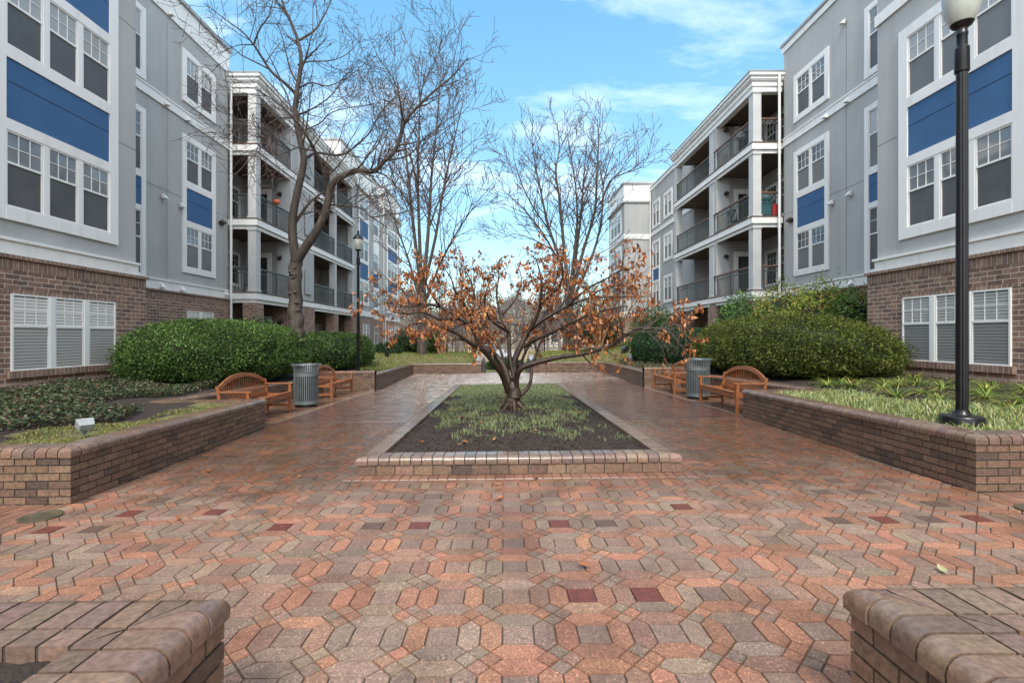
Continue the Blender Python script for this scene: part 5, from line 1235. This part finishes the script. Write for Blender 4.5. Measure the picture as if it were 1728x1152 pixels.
hedge('leafy_shrub', 'loose leafy shrub with pale tips showing above the clipped hedge by the white downspout', -9.6, 18.6, 1.3, 0.9, 0.2, 2.0, 6000, 0.1, [((0.05, 0.11, 0.03), 3), ((0.1, 0.17, 0.06), 2), ((0.03, 0.07, 0.02), 2)], 2.0, 'shrub', G, 0.4, 0.18, lf=4)
hedge('leafy_shrub', 'small blue-green shrub at the corner of the brick base behind the black ground light', -7.2, 30.0, 0.9, 0.8, -0.1, 1.0, 2500, 0.12, DARK, 2.0, 'shrub', G, 0.3, 0.15)
hedge('leafy_shrub', 'dark evergreen shrub just left of the dark bare trunk on the far lawn', -6.5, 33.0, 1.1, 0.9, 0.0, 1.9, 3500, 0.13, DARK, 2.0, 'shrub', G, 0.35, 0.2)
hedge('leafy_shrub', 'yellow-green shrub between the dark bare trunk and the tan crape myrtle', -4.7, 33.5, 0.75, 0.7, 0.0, 1.75, 2500, 0.12, [((0.1, 0.15, 0.03), 3), ((0.06, 0.1, 0.02), 2), ((0.2, 0.17, 0.05), 1)], 2.0, 'shrub', G, 0.35, 0.2)
hedge('leafy_shrub', 'spiky bright green evergreen under the end of the balconies above the rust leaves', 9.1, 29.3, 1.5, 1.2, 0.3, 3.0, 5500, 0.2, [((0.05, 0.12, 0.025), 3), ((0.09, 0.18, 0.04), 2), ((0.03, 0.07, 0.02), 2)], 2.0, 'shrub', G, 0.45, 0.2, lw=0.2)
hedge('leafy_shrub', 'tall loose brown and green shrub at the foot of the russet crape myrtles', 6.4, 32.8, 1.8, 1.0, 0.3, 3.4, 6000, 0.13, [((0.1, 0.09, 0.035), 3), ((0.06, 0.075, 0.02), 2), ((0.17, 0.1, 0.045), 1.5)], 2.0, 'shrub', G, 0.6, 0.25)
hedge('leafy_shrub', 'low dark shrub filling the field edge beyond the stair', 0.1, 36.0, 1.5, 0.7, -1.1, -0.2, 2500, 0.13, DARK, 2.0, 'shrub', G, 0.35, 0.2)

# ivy bed
def scatter(n, x0, x1, y0, y1, test=None):
    p = np.c_[RNG.uniform(x0, x1, n), RNG.uniform(y0, y1, n)]
    if test: p = np.array([q for q in p if test(*q)])
    return p
def wall_clear(x, y, e=0.3):
    return not any(inside(x + a, y + b, PLAZA) for a, b in ((e, 0), (-e, 0), (0, e), (0, -e), (e * .7, e * .7), (-e * .7, e * .7), (e * .7, -e * .7), (-e * .7, -e * .7)))
p = scatter(48000, -9.6, -4.6, 5.15, 11.5, lambda x, y: x < -5.4 + 0.16 * math.sin(y * 3.1) and wall_clear(x, y, 0.42) and not (x > -6.75 and 7.5 < y < 9.0) and y > 5.3 + 0.15 * math.sin(x * 2) - 0.3 * (x < -7))
n = len(p); hgt = RNG.random(n) ** 0.7 * (0.13 + 0.06 * np.sin(p[:, 0] * 4) * np.sin(p[:, 1] * 3.3)); pos = np.c_[p, [bedz(x, y) for x, y in p] + hgt + 0.01]
IVY = [((0.045, 0.07, 0.028), 4), ((0.065, 0.095, 0.04), 3), ((0.12, 0.14, 0.08), 1.5), ((0.13, 0.07, 0.045), 1.8), ((0.03, 0.036, 0.018), 2), ((0.25, 0.2, 0.14), 0.5)]
nm = np.c_[RNG.normal(0, 0.45, (n, 2)), np.ones(n)]; a = RNG.uniform(0, 6.28, n); d = np.c_[np.cos(a), np.sin(a), RNG.uniform(-0.5, 0.3, n)]
tag(leaves('ivy_ground_cover', pos, d, nm, RNG.uniform(0.032, 0.058, n), RNG.uniform(0.028, 0.05, n), colmix(n, *IVY), M['leaf'], None, 0.12, 0.1), 'dark green ivy ground cover below the triple ground floor window', 'ground cover', kind='stuff')
p = scatter(14000, 4.9, 9.5, 17.0, 25.5, lambda x, y: wall_clear(x, y) and x < 6.8 + 0.25 * math.sin(y) + (y > 21) * 0.6 and not (x < 5.4 + 0.18 * (y - 22) and y > 22))
n = len(p); pos = np.c_[p, [bedz(x, y) for x, y in p] + RNG.random(n) * 0.16]; nm = np.c_[RNG.normal(0, 0.5, (n, 2)), np.ones(n)]; a = RNG.uniform(0, 6.28, n); d = np.c_[np.cos(a), np.sin(a), RNG.uniform(-0.4, 0.6, n)]
tag(leaves('low_ground_cover', pos, d, nm, RNG.uniform(0.06, 0.11, n), 0.05, colmix(n, ((0.1, 0.085, 0.045), 3), ((0.06, 0.07, 0.03), 3), ((0.15, 0.13, 0.08), 1.5)), M['leaf'], None, 0.15, 0.1), 'brownish green low ground cover around the pale round ground light', 'ground cover', kind='stuff')

# lawns
def lawn(name, label, n, x0, x1, y0, y1, test, h, w, cols, lean=0.6, zf=bedz):
    p = scatter(n, x0, x1, y0, y1, test); n = len(p); pos = np.c_[p, [zf(x, y) - 0.01 for x, y in p]]
    tag(blades(name, pos, RNG.uniform(0.55, 1.2, n) * h, w, RNG.uniform(0.2, 1.0, n) * lean, colmix(n, *cols), M['grass']), label, 'grass', kind='stuff')
YG = [((0.15, 0.165, 0.03), 3), ((0.21, 0.205, 0.05), 2), ((0.3, 0.24, 0.09), 1.4), ((0.08, 0.115, 0.022), 2)]
lawn('grass_strip', 'patchy yellow-green grass strip beside the silver floodlight', 26000, -5.4, -2.8, 4.75, 8.6, lambda x, y: x > -5.2 + 0.18 * math.sin(y * 3.1) + 0.35 * ss(6.6, 8.4, y) and wall_clear(x, y, 0.27) and math.sin(x * 5 + 1) * math.sin(y * 4.2) > -0.75, 0.05, 0.006, YG, 1.2)
PALE = [((0.3, 0.34, 0.12), 3), ((0.2, 0.26, 0.07), 3), ((0.47, 0.46, 0.26), 2), ((0.33, 0.3, 0.09), 1.2), ((0.1, 0.15, 0.04), 2)]
lawn('pale_grass', 'pale striped low grass along the planter wall around the near lamp post', 42000, 4.6, 10.2, 4.8, 9.6, lambda x, y: wall_clear(x, y, 0.27) and (x < 6.35 + 0.22 * math.sin(y * 2.3) - 0.35 * ss(7.5, 9.5, y) or y < 5.75 + 0.12 * math.sin(x * 3)), 0.1, 0.009, PALE, 1.3)
LAWN = [((0.15, 0.185, 0.028), 3), ((0.2, 0.215, 0.045), 2.4), ((0.26, 0.235, 0.07), 1.2), ((0.1, 0.145, 0.025), 2)]
lawn('far_lawn', 'yellow-green mounded lawn behind the far planter wall on the ivy side', 26000, -9.5, -1.5, 17.2, 36, lambda x, y: wall_clear(x, y, 0.27) and (x > -5.6 - 0.33 * (y - 18.5)) and y > 18 and (x < -1.75 or y < 26.1), 0.1, 0.022, LAWN, 0.8)
lawn('far_lawn', 'yellow-green bank of grass behind the far planter wall on the lamp planter side', 20000, 1.8, 10.5, 22.0, 36, lambda x, y: wall_clear(x, y, 0.27) and x < 5.5 + 0.5 * (y - 23.5) and (x > 2.0 or y < 26.1), 0.1, 0.022, LAWN, 0.8)
CG = [((0.14, 0.185, 0.065), 3), ((0.2, 0.24, 0.12), 2.6), ((0.27, 0.3, 0.19), 1.3), ((0.24, 0.21, 0.08), 1.6), ((0.07, 0.1, 0.03), 1.6)]
def in_centre(x, y):
    if not (CENTRE[0] + 0.24 < x < CENTRE[1] - 0.24 and 5.6 < y < CENTRE[3] - 0.24): return False
    if y > 12.2: return True
    w = math.sin(x * 4.1 + 0.6) * math.sin(y * 3.3) * 0.35; e = ((x - 0.14) / 1.42) ** 2 + ((y - 9.6) / 3.5) ** 2 + w * 0.8
    if y < 11.5 and math.sin(x * 11 + 1.7 * math.sin(y * 5)) * math.sin(y * 9 + x * 3) < -0.15 - 0.25 * (y > 9.5): return False
    bare = ((x - 0.3) / 0.55) ** 2 + ((y - 8.15) / 0.3) ** 2
    if bare < 1 and RNG.random() < 0.9: return False
    return e < 1.0 and RNG.random() < 1.15 - 0.5 * max(0, e) or (x > 1.0 and 6.1 < y < 7.4 and math.sin(x * 9) * math.sin(y * 7) > 0.25 and RNG.random() < 0.5)
lawn('bed_grass', 'grey-green grass around the foot of the rust-leaved tree', 80000, CENTRE[0], CENTRE[1], 5.5, CENTRE[3], in_centre, 0.08, 0.0055, CG, 1.25, cz)

# bark mulch chips
def chips(label, n, x0, x1, y0, y1, test, zf, s=0.035):
    p = scatter(n, x0, x1, y0, y1, test); n = len(p); pos = np.c_[p, [zf(x, y) + 0.006 for x, y in p]]; a = RNG.uniform(0, 6.28, n); d = np.c_[np.cos(a), np.sin(a), RNG.normal(0, 0.25, n)]
    tag(leaves('bark_mulch', pos, d, np.c_[RNG.normal(0, 0.5, (n, 2)), np.ones(n)], RNG.uniform(0.5, 1.7, n) * s, RNG.uniform(0.006, 0.016, n), colmix(n, ((0.022, 0.014, 0.011), 4), ((0.04, 0.025, 0.02), 3), ((0.085, 0.056, 0.042), 0.8)), M['chip'], None, 0.2), label, 'mulch', kind='stuff')
chips('dark bark mulch in the centre bed', 16000, CENTRE[0] + 0.22, CENTRE[1] - 0.22, 5.55, 12.5, None, cz)
chips('dark bark mulch between the grassy clumps under the triple window by the near lamp post', 9000, 5.6, 9.6, 5.5, 11.2, lambda x, y: wall_clear(x, y), bedz, 0.045)
chips('dark bark mulch below the ivy bed', 4000, -9, -4.5, 4.7, 6.2, lambda x, y: wall_clear(x, y) and x < -4.9, bedz, 0.04)
chips('dark bark mulch around the far lamp post by the big bare tree', 5000, -7.6, -4.7, 16.6, 21, lambda x, y: wall_clear(x, y), bedz, 0.06)

# clumps of arching striped leaves
def clump(x, y, s, label, group, cols):
    n = 75; a = RNG.uniform(0, 6.28, n); r = RNG.random(n) * 0.05; V = []; Fq = []; z = bedz(x, y); cc = colmix(n, *cols); C2 = []
    for k in range(n):
        ln = s * RNG.uniform(0.6, 1.15); ca, sa = math.cos(a[k]), math.sin(a[k]); el = RNG.uniform(0.15, 0.95); w = 0.009; i0 = len(V)
        for q in range(5):
            u = q / 4; rr = r[k] + ln * u * math.cos(el) * (1 + 0.25 * u); zz = z + ln * (u * math.sin(el) - 0.55 * u * u); ww = w * (1 - 0.85 * u)
            V += [(x + ca * rr - sa * ww, y + sa * rr + ca * ww, zz), (x + ca * rr + sa * ww, y + sa * rr - ca * ww, zz)]
        for q in range(4): Fq.append((i0 + 2 * q, i0 + 2 * q + 1, i0 + 2 * q + 3, i0 + 2 * q + 2)); C2.append(cc[k])
    tag(np_mesh('lilyturf_clump', V, np.array(Fq), np.array(C2), M['grass']), label, 'plant', group)
LT = [((0.13, 0.2, 0.03), 3), ((0.24, 0.28, 0.06), 2.5), ((0.4, 0.34, 0.1), 1.2), ((0.07, 0.12, 0.02), 2)]
for k in range(34):
    i, j = k % 7, k // 7; x = 6.75 + 0.43 * i + random.uniform(-0.14, 0.14) - 0.05 * j; y = 6.5 + 0.86 * j + random.uniform(-0.25, 0.25)
    if not wall_clear(x, y) or x > 9.2: continue
    clump(x, y, random.uniform(0.42, 0.6), 'arching yellow-green striped grassy clump in the dark mulch under the triple brick-wall window', 'striped grassy clumps in the mulch', LT)

# fallen leaves on the paving
G = 'fallen brown leaves on the pavers'
for px, py, q in ((985, 958, 1), (843, 845, 1.2), (838, 820, 0.9), (905, 808, 0.9), (1590, 966, -1), (300, 877, 0.8), (430, 750, 0.8), (350, 797, 1), (505, 806, 0.8), (698, 640, 1), (690, 637, 1), (705, 641, 1), (1320, 800, .8), (655, 760, .8), (620, 770, 1), (1090, 690, .8), (520, 700, .8), (1270, 770, .7), (580, 735, .7)):
    Yw = 1141 / (py - 586 + 0.012 * (px - 850)); x, y = (px - 850) * Yw / 815, Yw; s = 0.045 * abs(q) * (1 if y < 12 else 1.7); mb = MB(); z = gz(x, y) + 0.009; a = random.uniform(0, 6.28)
    f = lambda u, v, w: (x + (u * math.cos(a) - v * math.sin(a)) * s, y + (u * math.sin(a) + v * math.cos(a)) * s, z + w * s)
    mb.poly([f(-1, 0, 0.25), f(-0.3, -0.45, 0.5), f(0.4, -0.35, 0.35), f(1, 0, 0.6), f(0.2, 0, 0.1)], 0, (0.3, 0.11, 0.04)); mb.poly([f(-1, 0, 0.25), f(0.2, 0, 0.1), f(1, 0, 0.6), f(0.35, 0.45, 0.5), f(-0.4, 0.4, 0.3)], 0, (0.36, 0.14, 0.05))
    if q < 0:
        for i in range(2): mb.col[i] = (0.5, 0.5, 0.3)
        tag(mb.build('fallen_leaf', M['dryleaf']), 'single pale green fallen leaf on the salmon pavers by the wet near planter', 'leaf')
    else: tag(mb.build('fallen_leaf', M['dryleaf']), 'brown fallen leaf lying on the wet brick paving', 'leaf', G)

G = 'dry leaves dropped on the centre bed'
for k in range(26):
    x, y = random.uniform(-1.2, 1.5), random.uniform(5.9, 11.5); z = cz(x, y) + 0.03; a = random.uniform(0, 6.28); s = random.uniform(0.03, 0.055); mb = MB(); cc = random.choice(((0.36, 0.13, 0.04), (0.45, 0.22, 0.09), (0.26, 0.09, 0.03)))
    f = lambda u, v, w: (x + (u * math.cos(a) - v * math.sin(a)) * s, y + (u * math.sin(a) + v * math.cos(a)) * s, z + w * s)
    mb.poly([f(-1, 0, 0.25), f(-0.3, -0.45, 0.6), f(0.4, -0.35, 0.5), f(1, 0, 0.7), f(0.2, 0, 0.1)], 0, cc); mb.poly([f(-1, 0, 0.25), f(0.2, 0, 0.1), f(1, 0, 0.7), f(0.35, 0.45, 0.6), f(-0.4, 0.4, 0.5)], 0, cc)
    tag(mb.build('fallen_leaf', M['dryleaf']), 'dry rust-coloured leaf dropped among the grass and mulch under the rust-leaved tree', 'leaf', G)

# ================================================================== FAR ACROSS THE FIELD
def house(x, y, w, d, h, label, wall, roofc, win):
    t = tag(empty('far_building', (x, y, FIELD)), label, 'building'); mb = MB(); mb.box(x - w / 2, x + w / 2, y, y + d, FIELD - 0.2, FIELD + h); mb.build('wall', wall, t)
    b = MB(); b.box(x - w / 2 - 0.3, x + w / 2 + 0.3, y - 0.3, y + d, FIELD + h + 0.01, FIELD + h + 0.5); b.build('roof', roofc, t)
    for k in range(win):
        q = MB(); xx = x - w / 2 + w * (k + 0.5) / win; q.box(xx - 1.0, xx + 1.0, y - 0.06, y - 0.01, FIELD + 1.2, FIELD + h - 1.0); q.build('window', M['dimpane'], t)
    q = MB(); q.box(x - w / 2, x + w / 2, y - 0.04, y, FIELD, FIELD + 0.9); q.build('plinth', M['stucco'], t)
house(24, 118, 34, 12, 6.2, 'long pale low building across the far road on the lamp post side', noisy('cream_wall', (0.5, 0.47, 0.4), (0.58, 0.55, 0.48), 1, 0.8), M['coping'], 9)
house(-18, 122, 26, 12, 5.2, 'grey low building across the far road seen between the bare trunks', noisy('grey_siding', (0.3, 0.31, 0.33), (0.36, 0.37, 0.38), 1, 0.8), M['farbark'], 7)
def car(x, y, col, label):
    t = tag(empty('parked_car', (x, y, FIELD)), label, 'car', 'cars on the far road'); b = MB()
    q = lambda pts: [(x + u, y - 0.85, FIELD + z) for u, z in pts], lambda pts: [(x + u, y + 0.85, FIELD + z) for u, z in pts]
    pr = [(-2.2, 0.3), (2.2, 0.3), (2.25, 0.75), (1.3, 0.92), (-2.1, 0.95), (-2.25, 0.7)]; b.prism(q[0](pr), q[1](pr)); b.build('body', mat('car_paint', col, 0.25)[0], t, 0.06)
    g = MB(); pr = [(-1.9, 0.95), (1.2, 0.93), (0.5, 1.42), (-1.4, 1.45)]; g.prism([(a + 0, b_ + 0.08, c_) for a, b_, c_ in q[0](pr)], [(a, b_ - 0.08, c_) for a, b_, c_ in q[1](pr)]); g.build('cabin', M['dimpane'], t, 0.05)
    for u in (-1.4, 1.4):
        for s in (-1, 1): w = MB(); w.tube([(x + u, y + s * 0.7, FIELD + 0.34), (x + u, y + s * 0.88, FIELD + 0.34)], 0.33, 16); w.build('wheel', M['liner'], t)
car(-14.0, 95.0, (0.6, 0.61, 0.62), 'distant white car on the far road beyond the crape myrtle'); car(-2.5, 94.5, (0.12, 0.17, 0.25), 'distant blue-grey car on the far road behind the rust-leaved tree trunk')
t = tag(empty('road_sign', (4.95, 62, FIELD)), 'small red sign on a thin post beside the distant lamp post', 'sign'); b = MB(); b.tube([(4.95, 62, FIELD - 0.1), (4.95, 62, FIELD + 2.2)], 0.04, 8); b.build('post', M['rail'], t)
b = MB(); n8 = [(4.95 + 0.42 * math.cos(math.pi / 8 + k * math.pi / 4), 61.94, FIELD + 1.75 + 0.42 * math.sin(math.pi / 8 + k * math.pi / 4)) for k in range(8)]; b.prism(n8, [(x_, y_ + 0.02, z_) for x_, y_, z_ in n8]); b.build('sign_plate', mat('red_sign', (0.55, 0.05, 0.05), 0.5)[0], t)
# ================================================================== LIGHT, SKY, CAMERA
w = bpy.data.worlds.new('World'); SC.world = w; w.use_nodes = True; nt = w.node_tree; bg = nt.nodes['Background']
SUN_EL, SUN_AZ = 50, 186                               # behind the camera, slightly to the left
sky = node(nt, 'ShaderNodeTexSky', sky_type='NISHITA'); sky.sun_disc = False; sky.sun_elevation = R(SUN_EL); sky.sun_rotation = R(SUN_AZ); sky.air_density = 1.0; sky.dust_density = 0.35; sky.ozone_density = 1.6
tc = node(nt, 'ShaderNodeTexCoord'); sp = node(nt, 'ShaderNodeSeparateXYZ'); nt.links.new(tc.outputs['Generated'], sp.inputs[0])
def mth(op, a, b):
    q = node(nt, 'ShaderNodeMath', operation=op)
    for i, v in enumerate((a, b)):
        if isinstance(v, (int, float)): q.inputs[i].default_value = v
        else: nt.links.new(v, q.inputs[i])
    return q.outputs[0]
zz = mth('ADD', mth('MAXIMUM', sp.outputs[2], 0.0), 0.22)
cmb = node(nt, 'ShaderNodeCombineXYZ'); nt.links.new(mth('DIVIDE', sp.outputs[0], zz), cmb.inputs[0]); nt.links.new(mth('DIVIDE', sp.outputs[1], zz), cmb.inputs[1])
n1 = noise(nt, 1.15, 9, 0.6, vec=cmb.outputs[0], stretch=(0.75, 1.5, 1)); [q for q in nt.nodes if q.type == 'MAPPING'][0].inputs['Location'].default_value = (28.9, 17, 0); n1.inputs['Distortion'].default_value = 0.35
# rain cloud overhead and behind, broken blue sky ahead
back = node(nt, 'ShaderNodeMapRange', interpolation_type='SMOOTHSTEP'); nt.links.new(sp.outputs[1], back.inputs[0])
for k, v in ((1, 0.45), (2, -0.25), (3, 0.0), (4, 0.3)): back.inputs[k].default_value = v
low = node(nt, 'ShaderNodeMapRange', interpolation_type='SMOOTHSTEP'); nt.links.new(sp.outputs[2], low.inputs[0])
for k, v in ((1, 0.03), (2, 0.3), (3, -0.14), (4, 0.0)): low.inputs[k].default_value = v
s = mth('ADD', mth('ADD', n1.outputs[0], back.outputs[0]), low.outputs[0]); cl = ramp(nt, s, [(0.49, 0.0), (0.58, 0.25), (0.7, 0.66), (0.88, 0.92)])
tint = mixc(nt, 1.0, sky.outputs[0], (0.92, 1.38, 1.27), 'MULTIPLY')
CLOUD = 9.0
hz = ramp(nt, sp.outputs[2], [(0.0, (0.82, 0.55, 0.53)), (0.12, (0.84, 0.62, 0.62)), (0.35, (0.98, 0.83, 0.82)), (0.6, (1.0, 1.0, 1.0))])
tint = mixc(nt, 1.0, tint, hz.outputs[0], 'MULTIPLY')
col = mixc(nt, cl.outputs[0], tint, (CLOUD * 0.98, CLOUD, CLOUD * 1.03))
nt.links.new(col, bg.inputs[0]); bg.inputs[1].default_value = 0.1
sl = bpy.data.lights.new('sun', 'SUN'); sl.energy = 1.5; sl.angle = R(18); sl.color = (1.0, 0.94, 0.85); so = bpy.data.objects.new('sun', sl); COL.objects.link(so)
az = R(SUN_AZ); dirv = Vector((math.sin(az) * math.cos(R(SUN_EL)), math.cos(az) * math.cos(R(SUN_EL)), math.sin(R(SUN_EL))))
so.rotation_euler = dirv.to_track_quat('Z', 'Y').to_euler(); so.location = (0, -10, 30)

cd = bpy.data.cameras.new('camera'); cam = bpy.data.objects.new('camera', cd); COL.objects.link(cam); SC.camera = cam
cam.location = (0, 0, CAMZ); cam.rotation_euler = (R(90), 0, 0); cd.sensor_width = 36; cd.lens = 815 / 1728 * 36
cd.shift_x = 14 / 1728; cd.shift_y = -8 / 1728; cd.clip_start = 0.05; cd.clip_end = 2000
SC.view_settings.view_transform = 'Standard'; SC.view_settings.look = 'None'; SC.view_settings.exposure = 1.5; SC.view_settings.gamma = 1.0
SC.cycles.max_bounces = 6; SC.cycles.diffuse_bounces = 3; SC.cycles.glossy_bounces = 3; SC.cycles.transparent_max_bounces = 8; SC.cycles.use_denoising = True
